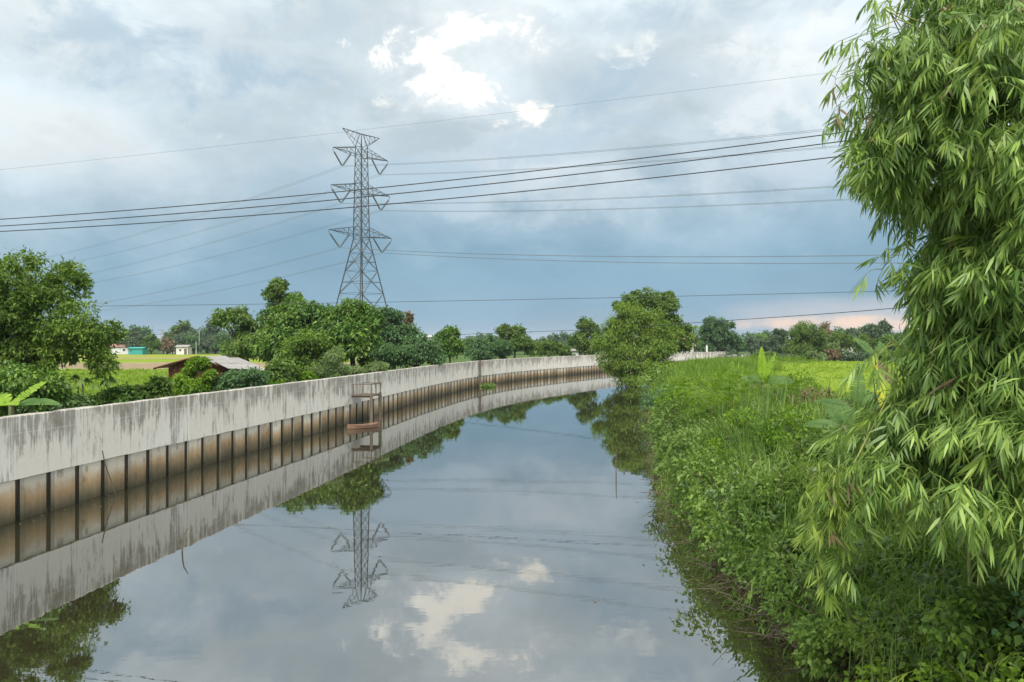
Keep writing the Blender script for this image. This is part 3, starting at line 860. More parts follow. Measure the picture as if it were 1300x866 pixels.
def left_trees():
    tree('rain_tree', 'big spreading tree at the left edge with branches showing through its crown', 30,
         [(40, 362, 46, 34), (85, 358, 26, 28), (-5, 375, 52, 42), (5, 420, 50, 42), (98, 405, 34, 26), (62, 412, 36, 34), (132, 428, 28, 24), (112, 438, 26, 24), (20, 462, 50, 32),
          (60, 448, 30, 24), (128, 460, 18, 20), (-60, 390, 62, 60), (-70, 450, 60, 50), (28, 332, 26, 14)],
         40, 1.0, .15, 46000, 'leaf_rain', tr=.28, subs=13, wid=.5, droop=.25, shell=.35)
    bush('dark_bush', 'dense dark green bush below the big left tree', 26.5, [(35, 488, 42, 24), (5, 500, 40, 26), (62, 498, 24, 20), (-50, 495, 40, 30)], 30, 1.0, .16, 9000, 'leaf_dark')
    bush('leafy_shrub', 'low dark leafy shrub just behind the wall beside the papaya', 29, [(75, 516, 30, 13), (50, 520, 25, 12), (100, 520, 16, 10)], 75, 1.0, .17, 4200, 'leaf_ivy')
    bush('leafy_shrub', 'dark round shrub behind the wall right of the papaya', 31, [(140, 505, 20, 13), (160, 503, 18, 14), (128, 514, 16, 10)], 145, 1.0, .15, 4800, 'leaf_dark')
    bush('leafy_shrub', 'bright low shrub with big leaves left of the lime bush', 33, [(185, 497, 20, 14), (205, 500, 16, 14), (200, 488, 14, 9), (175, 505, 20, 10)], 190, 1.0, .24, 3200, 'leaf_mid', wid=.6)
    bush('lime_bush', 'tall bright lime green bush in front of the dark red shed', 42, [(251, 465, 14, 13), (246, 480, 20, 16), (262, 484, 15, 14), (248, 496, 26, 16), (237, 490, 14, 14)], 250, 1.0, .18, 10500, 'leaf_lime', subs=9)
    bush('leafy_shrub', 'green shrub under the eaves at the shed front', 42, [(303, 484, 18, 13), (325, 480, 17, 13), (288, 488, 18, 13), (318, 490, 26, 12)], 308, 1.0, .16, 5600, 'leaf_blue')
    bush('leafy_shrub', 'bright round leaved shrub at the right end of the shed roof', 47, [(355, 468, 15, 13), (366, 476, 14, 12), (348, 480, 16, 10), (362, 486, 12, 8)], 356, 1.0, .22, 3600, 'leaf_mid', wid=.65)
    bush('leafy_shrub', 'small lime green shrub peeping just over the wall', 44, [(352, 491, 10, 6), (362, 494, 8, 5)], 355, 1.0, .22, 700, 'leaf_lime', limb=False)
    bush('leafy_shrub', 'young banana-leaved shrub close to the wall under the dark mango tree', 48, [(385, 483, 14, 8), (375, 488, 12, 7)], 382, 1.0, .40, 700, 'leaf_lime', wid=.4, limb=False)
    tree('drooping_tree', 'drooping feathery tree arching left above the treeline', 74, [(286, 402, 17, 10), (305, 405, 17, 14), (318, 420, 20, 18), (330, 436, 28, 24), (300, 442, 22, 18), (278, 408, 8, 7)], 318, 1.0, .34, 9500, 'leaf_mid', droop=.7, tr=.2)
    tree('feathery_tree', 'tallest feathery tree leaning beside the pylon view', 80, [(352, 365, 13, 12), (358, 385, 17, 16), (372, 383, 11, 14), (362, 408, 20, 18), (346, 372, 9, 10)], 362, 1.0, .34, 7600, 'leaf_mid', droop=.6, tr=.2)
    tree('mango_tree', 'dense dark glossy tree left of the two round crowned trees', 64, [(378, 398, 24, 18), (358, 412, 22, 22), (395, 410, 22, 22), (370, 436, 34, 26), (402, 396, 16, 12), (350, 440, 24, 22)], 378, 1.0, .36, 15000, 'leaf_dark', wid=.45, tr=.25, subs=15)
    tree('mango_tree', 'dense dark glossy tree right of the two round crowned trees', 63, [(435, 396, 24, 16), (455, 400, 22, 18), (440, 418, 32, 22), (470, 415, 16, 18), (452, 440, 30, 24), (425, 440, 24, 22)], 448, 1.0, .36, 15000, 'leaf_dark', wid=.45, tr=.25, subs=15)
    tree('mango_tree', 'lighter green dense tree before the two dark crowned trees', 57, [(395, 436, 24, 14), (380, 450, 24, 16), (412, 452, 22, 16), (395, 466, 30, 16)], 395, 1.0, .30, 9000, 'leaf_rain', wid=.45, subs=13)
    bush('pale_bush', 'pale greyish green bush standing before the dark crowned trees', 53, [(424, 456, 15, 13), (418, 470, 20, 13), (432, 474, 14, 11)], 424, 1.0, .16, 6500, 'leaf_pale', wid=.35)
    bush('leafy_shrub', 'low grey green shrub behind the wall above the landing stage', 57, [(455, 472, 14, 7), (470, 470, 14, 7), (485, 467, 10, 7)], 462, 1.0, .18, 2600, 'leaf_pale')
    tree('bushy_tree', 'grey green tree directly right of the dark crowned trees', 84, [(486, 404, 15, 14), (500, 412, 18, 18), (512, 425, 16, 18), (498, 438, 22, 18)], 500, 1.0, .36, 8600, 'leaf_blue', tr=.18)
    tree('plume_tree', 'thin dry plume of leaves above the grey green tree', 88, [(518, 404, 5, 8), (516, 416, 4, 7)], 516, 1.0, .40, 380, 'leaf_dry', tr=.07, limb=False, droop=.6)
    tree('spreading_shrub', 'wide bluish green bush sloping down to the wall', 74, [(530, 436, 16, 11), (545, 443, 18, 11), (525, 450, 24, 13), (555, 452, 16, 10), (505, 455, 20, 11), (490, 452, 18, 13)], 530, 1.0, .28, 11500, 'leaf_blue', cat='shrub', tr=.12)
    tree('round_tree', 'dark round topped tree with dry leaves below near the wall joint', 98, [(571, 424, 13, 8), (566, 432, 14, 9), (578, 438, 14, 10), (568, 444, 18, 9)], 571, 1.0, .40, 5600, 'leaf_dark', tr=.15)
    bush('overhanging_bush', 'bluish green bush hanging over the wall right of its joint', 112, [(603, 440, 16, 9), (620, 438, 18, 10), (637, 442, 16, 10), (612, 448, 24, 8), (642, 450, 9, 8)], 615, 1.0, .40, 7000, 'leaf_blue', tr=.1)
    tree('bushy_tree', 'dark tree with two humps above the overhanging bush', 128, [(640, 420, 9, 8), (655, 423, 11, 8), (662, 434, 14, 10), (648, 436, 16, 10), (676, 440, 10, 9)], 652, 1.0, .48, 5600, 'leaf_mid', tr=.16)
    bush('rounded_bush', 'rounded green bush behind the wall left of the little white hut', 136, [(692, 441, 11, 8), (705, 441, 12, 8), (718, 446, 9, 6)], 700, 1.0, .46, 3400, 'leaf_mid')
    tree('bushy_tree', 'green tree behind the wall touching the left of the canal bush', 142, [(742, 412, 9, 8), (750, 420, 11, 9), (738, 432, 15, 11), (745, 440, 14, 9)], 742, 1.0, .5, 4400, 'leaf_mid', tr=.16)
left_trees()

def canal_bush():
    tree('willowy_bush', 'large yellowish green bush leaning over the canal from the right bank', 91,
         [(804, 405, 24, 18), (780, 420, 18, 16), (826, 412, 22, 18), (800, 436, 36, 20), (766, 436, 15, 11), (836, 440, 28, 22), (784, 462, 24, 17), (810, 466, 28, 19), (838, 468, 26, 18),
          (806, 483, 22, 8), (856, 426, 12, 12), (850, 480, 16, 8), (790, 393, 11, 10)], 808, .6, .36, 30000, 'leaf_olive', cat='bush', tr=.16, droop=.6, wid=.32, subs=13)
    tree('bushy_tree', 'tall darker tree rising behind the yellowish canal bush', 99,
         [(828, 381, 18, 13), (795, 386, 15, 11), (844, 394, 17, 14), (848, 413, 20, 15), (815, 396, 20, 14), (868, 420, 15, 10), (850, 377, 9, 7), (860, 438, 14, 9), (806, 374, 8, 6)], 832, 1.4, .36, 14000, 'leaf_mid', tr=.22)
canal_bush()

def right_trees():
    tree('broad_tree', 'dark broad tree behind the white far stretch of wall', 196, [(905, 410, 12, 7), (918, 415, 13, 8), (898, 418, 10, 7), (908, 427, 16, 9), (926, 430, 14, 9), (938, 438, 9, 6), (903, 438, 16, 7)], 910, 1.0, .62, 7200, 'leaf_blue', tr=.25)
    bush('rounded_bush', 'low dark bush growing over the end of the white wall', 178, [(928, 449, 7, 5), (924, 453, 6, 4)], 927, 1.0, .5, 900, 'leaf_far')
    tree('small_tree', 'yellowish tree beside the white roof behind the canal bush', 188, [(876, 428, 7, 5), (874, 437, 9, 6)], 876, 1.0, .55, 1500, 'leaf_olive')
    tree('bamboo_clump', 'rounded pale green bamboo clump behind the right paddy', 152, [(1022, 417, 15, 9), (1008, 424, 11, 9), (1034, 424, 12, 9), (1018, 432, 20, 11), (1040, 440, 12, 9), (1004, 442, 11, 9), (1022, 447, 20, 8)], 1020, 1.3, .46, 9500, 'leaf_mid', cat='bamboo', droop=.6, wid=.35, tr=.14)
    tree('dark_tree', 'dark slim tree left of the pale bamboo clump', 160, [(990, 425, 8, 8), (984, 437, 8, 9), (987, 448, 8, 7)], 987, 1.3, .5, 2800, 'leaf_far')
    tree('bare_tree', 'thin leaved tree poking up behind the pale bamboo clump', 185, [(1048, 414, 7, 5), (1052, 422, 8, 5)], 1049, 1.3, .5, 480, 'leaf_dry', tr=.2)
    spec = [(958, 433, 12, 7, 240, 'leaf_far', 'hazy distant tree at the left end of the right treeline'),
            (972, 430, 10, 8, 245, 'leaf_far', 'hazy distant tree left of the dark slim tree'),
            (1066, 430, 14, 8, 175, 'leaf_mid', 'green tree right of the pale bamboo clump'),
            (1082, 424, 11, 7, 190, 'leaf_far', 'round dark tree in the middle of the right treeline'),
            (1104, 420, 13, 8, 195, 'leaf_far', 'round dark tree below the pink strip of sky'),
            (1096, 434, 16, 8, 172, 'leaf_mid', 'wide green tree below the pink strip of sky'),
            (1122, 416, 8, 9, 200, 'leaf_far', 'narrow dark tree beside the near bamboo'),
            (1126, 436, 16, 10, 170, 'leaf_mid', 'wide green tree half hidden by the near bamboo'),
            (1165, 428, 20, 12, 180, 'leaf_mid', 'green tree behind the near bamboo foliage'),
            (1220, 424, 24, 14, 185, 'leaf_far', 'dark tree seen in gaps of the near bamboo'),
            (1275, 426, 24, 14, 180, 'leaf_mid', 'rightmost green tree behind the near bamboo')]
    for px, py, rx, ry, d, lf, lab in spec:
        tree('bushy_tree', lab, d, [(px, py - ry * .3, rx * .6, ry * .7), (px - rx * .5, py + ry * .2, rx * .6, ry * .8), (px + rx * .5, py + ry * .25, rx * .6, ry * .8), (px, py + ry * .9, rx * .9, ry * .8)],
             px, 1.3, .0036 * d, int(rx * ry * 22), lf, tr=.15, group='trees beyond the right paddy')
    spec = [(1083, 452, 20, 5, 148, 'leaf_far', 'dark low bush at the far edge of the right paddy'),
            (1060, 449, 12, 5, 150, 'leaf_dry', 'reddish dry bush at the far edge of the right paddy'),
            (1002, 455, 10, 5, 147, 'leaf_far', 'dark low bush left along the right paddy edge'),
            (1035, 453, 14, 5, 148, 'leaf_pale', 'pale low bush along the right paddy edge'),
            (975, 452, 14, 6, 150, 'leaf_mid', 'green low bush at the left corner of the right paddy'),
            (1118, 450, 16, 6, 150, 'leaf_mid', 'green low bush right along the paddy edge'),
            (958, 456, 12, 5, 140, 'leaf_mid', 'green low bush beside the scrap heap'),
            (1160, 450, 22, 7, 150, 'leaf_mid', 'low bush at the paddy edge behind the near bamboo'),
            (1050, 441, 16, 6, 160, 'leaf_pale', 'pale shrub between the bamboo clump and the pale roof')]
    for px, py, rx, ry, d, lf, lab in spec:
        bush('field_bush', lab, d, [(px - rx * .5, py, rx * .6, ry), (px + rx * .45, py + .5, rx * .6, ry * .9), (px, py + ry * .5, rx * .9, ry * .8)], px, 1.3, .0032 * d, int(rx * ry * 24), lf, limb=False, group='bushes along the right paddy edge')
right_trees()

def far_trees():
    """The far left and middle treeline: six kinds, copied with their own turn and size."""
    protos = []
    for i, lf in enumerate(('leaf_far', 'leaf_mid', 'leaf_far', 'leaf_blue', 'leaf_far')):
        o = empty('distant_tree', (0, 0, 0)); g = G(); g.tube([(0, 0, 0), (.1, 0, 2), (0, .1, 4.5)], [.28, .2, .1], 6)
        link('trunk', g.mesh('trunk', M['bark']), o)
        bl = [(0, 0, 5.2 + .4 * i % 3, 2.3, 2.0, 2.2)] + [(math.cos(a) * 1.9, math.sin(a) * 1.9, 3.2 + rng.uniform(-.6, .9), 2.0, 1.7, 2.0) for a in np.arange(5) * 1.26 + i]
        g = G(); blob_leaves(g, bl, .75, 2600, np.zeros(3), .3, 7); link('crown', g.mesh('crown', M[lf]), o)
        protos.append(o)
    lab = {'L': 'dark green tree in the distant treeline beyond the left paddies', 'M': 'small distant tree seen over the bend of the wall', 'R': 'distant tree in the hazy line beyond the right paddy'}
    used = [False] * 5
    def put(px, d, s, key, grp):
        i = int(rng.integers(0, 5)); x = (px - 650) / F * d
        sc = (s * rng.uniform(.9, 1.3), s * rng.uniform(.9, 1.3), s * rng.uniform(.85, 1.15)); rz = rng.uniform(0, 6.28)
        if not used[i]:
            used[i] = True; o = protos[i]; o.location = (x, d, 1.0); o.rotation_euler = (0, 0, rz); o.scale = sc; tag(o, lab[key], 'tree', grp)
        else:
            o = dup(protos[i], (x, d, 1.0), rz, sc, lab[key], grp); o['category'] = 'tree'
    for px in np.arange(-60, 470, 11.5): put(px + rng.uniform(-4, 4), rng.uniform(278, 300), rng.uniform(.72, 1.12), 'L', 'treeline beyond the left paddies')
    for px in (178, 232, 246, 262, 275): put(px, 315, rng.uniform(1.2, 1.5), 'L', 'treeline beyond the left paddies')
    for px in np.arange(470, 790, 11): put(px + rng.uniform(-4, 4), rng.uniform(255, 290), rng.uniform(.7, 1.0), 'M', 'trees beyond the bend of the wall')
    for px in np.arange(880, 1320, 12): put(px + rng.uniform(-4, 4), rng.uniform(250, 290), rng.uniform(.72, 1.15), 'R', 'hazy treeline beyond the right paddy')
    for i in range(5):
        if not used[i]:
            for ch in list(protos[i].children): bpy.data.objects.remove(ch)
            bpy.data.objects.remove(protos[i])
    # the wood that closes the view behind those trees
    g = G(); n = 15000
    x = rng.uniform(-420, 520, n); y = rng.uniform(330, 420, n)
    h = 3.2 + 2.2 * np.sin(x * .05) * np.sin(x * .021 + 1) + 1.2 * np.sin(x * .19) + .8 * np.sin(x * .43)
    z = 1 + rng.uniform(0, 1, n) ** .6 * np.maximum(h, 2)
    rhombs(g, np.stack([x, y, z], 1), rand_dir(n) + np.array([0, 0, .2]), rand_dir(n), rng.uniform(1.6, 3.0, n), 1.7)
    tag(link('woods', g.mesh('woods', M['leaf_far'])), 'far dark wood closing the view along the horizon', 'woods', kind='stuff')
far_trees()

def palm(px, py_top, d, zg, L, label, nf=11, leaf='leaf_dark', group=None):
    top = W(px, py_top, d); base = np.array([top[0] + .3, d, zg]); o = empty('palm_tree', base, label, 'palm', group)
    t = top - base; g = G(); g.tube([(0, 0, 0), t * .5 + np.array([.1, 0, 0]), t], [.18, .13, .11], 7); link('trunk', g.mesh('trunk', M['bark']), o)
    for k in range(nf):
        a = k * 2.4; e = rng.uniform(-.1, .9); g = G(); n = 9
        u = np.array([math.cos(a), math.sin(a), 0])
        pts = [t + u * L * s * math.cos(e) + np.array([0, 0, 1]) * L * (s * math.sin(e) - .75 * s * s) for s in np.linspace(0, 1, n)]
        g.tube(pts, [.04] * n, 4, False); sd = np.cross(u, [0, 0, 1])
        P = np.repeat(np.array(pts[1:]), 2, 0); s2 = np.tile([1, -1], n - 1)[:, None]
        blades(g, P, s2 * sd * .9 + u * .5 + np.array([0, 0, -.35]), np.tile([[0, 0, 1.]], (len(P), 1)), L * .38, L * .06, .5)
        link('frond', g.mesh('frond', M[leaf]), o)
palm(880, 415, 190, 1.0, 2.0, 'dark slim palm standing between the canal bush and broad tree')
palm(966, 424, 230, 1.0, 2.0, 'tiny distant palm above the hazy right treeline')


# ------------------------------------------------------------------ buildings
def build_shed():
    d = 60.0; A = W(199, 468.5, d); B = W(252, 453.5, d); C = W(290, 467.5, d)
    cx = (A[0] + C[0]) / 2; o = empty('timber_shed', (cx, d, 1.0), 'dark red timber shed with weathered grey tin roof behind the wall', 'shed')
    wl, wr = A[0] + .9 - cx, C[0] - .35 - cx; ap = B[0] - cx; ez, rz = 3.05 - 1, 3.92 - 1
    def slope(t0x, t0z, x1, z1, y0, y1, n, th=.05):
        for k in range(n):
            ya, yb = y0 + (y1 - y0) * k / n + .004, y0 + (y1 - y0) * (k + 1) / n + .03
            g = G(); m = 10; V = []
            for j in range(m + 1):
                yy = ya + (yb - ya) * j / m; r = .02 * (j % 2) + .006 * (k % 2)
                V += [(t0x, yy, t0z + r), (x1, yy, z1 + r)]
            i = np.arange(m) * 2; nV = len(V)
            g.add(V, np.stack([i, i + 2, i + 3, i + 1], 1))
            link('roof_sheet', g.mesh('roof_sheet', M['tin_roof']), o)
    slope(ap, rz, A[0] - cx - .1, ez - .02, -.5, 5.5, 7); slope(ap, rz + .01, C[0] - cx + .1, ez - .02, -.5, 5.5, 7)
    # gable planks
    n = 22
    for k in range(n):
        x0 = wl + (wr - wl) * k / n; w_ = (wr - wl) / n - .015; xm = x0 + w_ / 2
        zt = (rz - (ap - xm) / (ap - wl + .9) * (rz - ez) if xm < ap else rz - (xm - ap) / (wr + .35 - ap) * (rz - ez)) - .08
        g = G(); g.box((xm, .04 * (k % 2) * .5, zt / 2), (w_, .04, zt)); link('plank', g.mesh('plank', M['red_wood']), o)
    for x in (wl, wr):
        g = G(); g.box((x, 2.75, ez / 2 - .03), (.06, 5.4, ez - .06)); link('side_wall', g.mesh('side_wall', M['red_wood']), o)
    g = G(); g.box(((wl + wr) / 2, 5.4, ez / 2 - .03), (wr - wl - .08, .06, ez - .06)); link('rear_wall', g.mesh('rear_wall', M['red_wood']), o)
    for sx in (A, C):
        g = G(); p, q = np.array([ap, -.53, rz + .03]), np.array([sx[0] - cx, -.53, ez])
        g.tube([p, q], .07, 4); link('verge_board', g.mesh('verge_board', M['red_wood']), o)
    # lean-to with patched roof on the right
    P0, P1, P2, P3 = W(262, 454.5, 63), W(303, 454.5, 63), W(343, 471, 56), W(290, 468, 56)
    q0, q1 = W(340, 461.5, 60), None
    off = np.array([cx, d, 1.0]); n = 6
    for k in range(n):
        for j, (ta, tb) in enumerate(((0, .52), (.5, 1))):
            a, b = k / n, (k + 1.04) / n
            top = lambda t: (P0 + (P1 - P0) * t) ; bot = lambda t: (P3 + (P2 - P3) * t)
            g = G(); m = 8; V = []
            for i in range(m + 1):
                t = a + (b - a) * i / m; r = np.array([0, 0, .02 * (i % 2) + .015 * (j == 0) + .01 * (k % 3)])
                u, v = top(t), bot(t); V += [u + (v - u) * ta + r - off, u + (v - u) * tb + r - off]
            i = np.arange(m) * 2; g.add(V, np.stack([i, i + 2, i + 3, i + 1], 1)); link('roof_sheet', g.mesh('roof_sheet', M['tin_roof']), o)
    g = G(); c = (P2 + P3) / 2 - off; g.box((c[0], c[1] + .3, (c[2] - .1) / 2), (P2[0] - P3[0] - .3, .08, c[2] - .1)); link('annexe_wall', g.mesh('annexe_wall', M['red_wood']), o)
    for t in (0.05, .5, .97):
        p = P3 + (P2 - P3) * t - off; g = G(); g.box((p[0], p[1] + .05, (p[2] - .05) / 2), (.12, .12, p[2] - .05)); link('post', g.mesh('post', M['wood_grey']), o)
build_shed()

def gable_house(name, px, py_base, d, w, dep, hw, hr, wall, roof, label, cat='house', rz=0.0, win=(), zg=1.0, door=False):
    p = W(px, py_base, d); o = empty(name, (p[0], d, zg), label, cat, rz=rz)
    g = G(); V = [(-w / 2, 0, 0), (w / 2, 0, 0), (w / 2, 0, hw), (-w / 2, 0, hw)]
    g.box((0, dep / 2, hw / 2), (w, dep, hw)); link('wall', g.mesh('wall', wall), o)
    g = G(); e = .35
    for s in (0, 1):
        y0, y1 = (-e, dep / 2) if s == 0 else (dep + e, dep / 2)
        g.add([(-w / 2 - e, y0, hw + .02), (w / 2 + e, y0, hw + .02), (w / 2 + e, y1, hw + hr), (-w / 2 - e, y1, hw + hr), (-w / 2 - e, y0, hw - .08), (w / 2 + e, y0, hw - .08), (w / 2 + e, y1, hw + hr - .1), (-w / 2 - e, y1, hw + hr - .1)],
              [[0, 1, 2, 3], [4, 7, 6, 5], [0, 4, 5, 1], [0, 3, 7, 4], [1, 5, 6, 2]])
    link('roof', g.mesh('roof', roof), o)
    for x, z, ww, hh in win:
        g = G(); g.box((x, -.02, z), (ww, .06, hh)); f = link('window', g.mesh('window', M['wood_grey']), o)
        g = G(); g.box((x, -.045, z), (ww * .8, .05, hh * .8)); link('pane', g.mesh('pane', M['glass_dark']), f)
    if door:
        g = G(); g.box((w * .3, -.02, 1.0), (.9, .06, 2.0)); link('door', g.mesh('door', M['wood_grey']), o)
    return o
def far_buildings():
    gable_house('field_shed', 172, 449, 262, 4.6, 4, 2.2, .4, M['teal'], M['teal'], 'bright teal metal sheeted shed by the far left treeline', 'shed', win=((-1.5, 1.4, .5, .4),))
    gable_house('pale_house', 152, 444, 275, 6, 4, 2.6, 1.2, M['white_paint'], M['red_roof'], 'pale house with reddish roof behind the teal shed', win=((1.5, 1.5, .8, .8),))
    o = gable_house('field_hut', 231, 449, 266, 4.0, 3.2, 2.6, .7, M['white_paint'], M['tin_roof'], 'small white walled hut on the far edge of left paddies', 'hut', win=((-.6, 1.5, .7, .6),), door=True)
    g = G()
    for x in (-2.3, 2.3): g.box((x, -.3, 1.4), (.14, .14, 2.8))
    link('porch_post', g.mesh('porch_post', M['wood_grey']), o)
    gable_house('blue_roof_house', 218, 440, 292, 5, 4, 3.6, 1.0, M['white_paint'], M['teal'], 'pale house with bluish roof partly hidden by the dead tree')
    gable_house('long_warehouse', 541, 430, 215, 7.5, 6, 5.6, .5, M['white_paint'], M['white_paint'], 'long low building with white roof between the left trees', 'warehouse', win=((1, 3.5, 1, .8),))
    gable_house('white_hut', 727, 449, 150, 2.2, 2.2, 2.5, .35, M['white_paint'], M['tin_roof'], 'little white hut behind the wall left of the canal bush', 'hut', win=((.3, 1.6, .5, .5),))
    gable_house('red_roof_house', 862, 440, 210, 4.4, 4, 5.0, 1.4, M['white_paint'], M['red_roof'], 'house with pinkish red roof behind the canal bush', win=((0, 3.4, .7, .8),))
    gable_house('white_shed', 873, 446, 200, 3.2, 3, 3.3, .6, M['white_paint'], M['white_paint'], 'low shed with bright white roof behind the far wall', 'shed')
    gable_house('field_shed', 1083, 449, 178, 3.2, 3, 4.2, .5, M['white_paint'], M['tin_roof'], 'pale roofed shed among trees beyond the right paddy', 'shed')
    p = W(213, 449, 270); tree('dead_tree', 'brown dry vine-covered trunk standing by the far left hut', 270, [(211, 431, 4, 6), (215, 437, 5, 6), (210, 440, 4, 5)], 212, 1.0, .9, 520, 'leaf_dry', tr=.25, limb=False, droop=.7)
    for px, pt, d, lab in ((204, 418, 280, 'tall far utility pole with crossarm left of the dead tree'), (179, 426, 285, 'far utility pole beside the teal shed'), (253, 418, 282, 'far utility pole right of the white walled hut'),
                          (249, 433, 268, 'slim pale pole in front of the far left treeline'), (302, 435, 120, 'slim pale pole beside the drooping tree')):
        p = W(px, pt, d); h = p[2] - 1.0; o = empty('utility_pole', (p[0], d, 1.0), lab, 'utility pole')
        g = G(); g.tube([(0, 0, 0), (0, 0, h)], [.14, .10], 6); link('post', g.mesh('post', M['pole_conc']), o)
        if d > 200 and pt < 430:
            g = G(); g.box((0, 0, h - .4), (2.2, .12, .12)); c = link('crossarm', g.mesh('crossarm', M['wood_grey']), o)
            for x in (-1, 0, 1):
                g = G(); g.tube([(x, 0, h - .34), (x, 0, h - .1)], .08, 6); link('insulator', g.mesh('insulator', M['insulator']), c)
    for z, lab in ((418.5, 'upper thin wire between the far left utility poles'), (426, 'lower thin wire between the far left utility poles')):
        g = G(); g.tube(sag_curve(W(-40, z, 283), W(420, z + 1, 283), .8, 30), .03, 4, False)
        tag(link('utility_wire', g.mesh('utility_wire', M['wire'])), lab, 'wire')
    # scrap heap at the end of the far wall, marker post on the wall
    o = empty('scrap_heap', W(942, 452, 172) * np.array([1, 1, 0]) + np.array([0, 0, 1.2]), 'grey heap of scrap at the end of the white wall', 'scrap heap')
    for k in range(26):
        g = G(); r = rng.uniform(0, 1); c = (rng.normal() * 2.0, rng.normal() * 1.0, abs(rng.normal()) * .5 + .3)
        g.box(c, rng.uniform(.25, 1.0, 3), rng.uniform(0, 3)); link('scrap_piece', g.mesh('scrap_piece', M['junk'] if k % 9 else M['pole_conc']), o)
    p = W(894, 447, 178); g = G(); g.box((0, 0, 1.7), (.35, .35, 3.4)); tag(link('marker_post', g.mesh('marker_post', M['white_paint']), None, (float(xw(177.5)) - .6, 177.5, 1.0)), 'short white post rising above the far stretch of wall', 'post')
far_buildings()


# ------------------------------------------------------------------ banana and papaya
def banana_leaf(L, Wd, droop, mat, tears=.45, name='leaf'):
    g = G(); n = 18; s = np.linspace(0, 1, n + 1)
    pet = .14
    mid = np.stack([s * L * (1 - .25 * droop * s), np.zeros(n + 1), L * (.10 * s - .62 * droop * s * s)], 1)
    g.tube(mid, np.linspace(.028, .006, n + 1) * (L / 2) ** .5, 4, False)
    def w(t): return 0 if t < pet else Wd * .5 * math.sin(math.pi * min(1, (t - pet) / (1 - pet)) ** .62) ** .6
    for sd in (-1, 1):
        for k in range(n):
            if s[k + 1] <= pet: continue
            sh = rng.uniform(.02, .14) if rng.uniform() < tears else 0
            dz = rng.uniform(0, .25) if sh else 0
            a, b = mid[k], mid[k + 1]; wa, wb = w(s[k]), w(s[k + 1])
            sl = .25 * (b - a)
            up = .28
            V = [a, b - (b - a) * sh, b - (b - a) * sh * 2.5 + sl + np.array([0, sd * wb * .55, wb * up * .55]), a + sl + np.array([0, sd * wa * .55, wa * up * .55]),
                 b - (b - a) * sh * 3.5 + 2 * sl + np.array([0, sd * wb, wb * (up * .4 - dz)]), a + 2 * sl + np.array([0, sd * wa, wa * (up * .4 - dz)])]
            g.add(V, [[0, 1, 2, 3], [3, 2, 4, 5]])
    return g.mesh(name, mat, smooth=True)

def banana(loc, h, specs, label, cat='banana plant', sides=.14):
    o = empty('banana_plant', loc, label, cat)
    g = G(); g.tube([(0, 0, 0), (.02, 0, h * .5), (0, .02, h)], [sides, sides * .85, sides * .5], 8); link('stem', g.mesh('stem', M['banana_stem'], smooth=True), o)
    for q_, (az, el, L, Wd, dr, mk) in enumerate(specs):
        lf = link('leaf', banana_leaf(L, Wd, dr, M[mk]), o); lf.location = (0, 0, h - .05)
        lf.rotation_euler = (Matrix.Rotation(az, 3, 'Z') @ Matrix.Rotation(-el, 3, 'Y') @ Matrix.Rotation((-1 if math.cos(az) > 0 else 1) * (-.75 if abs(el) < 1 else 0) + (.2 if q_ % 2 else -.2), 3, 'X')).to_euler()
        if mk == 'leaf_banana_yellow': lf['label'] = 'large bright yellow dying leaf'
    return o

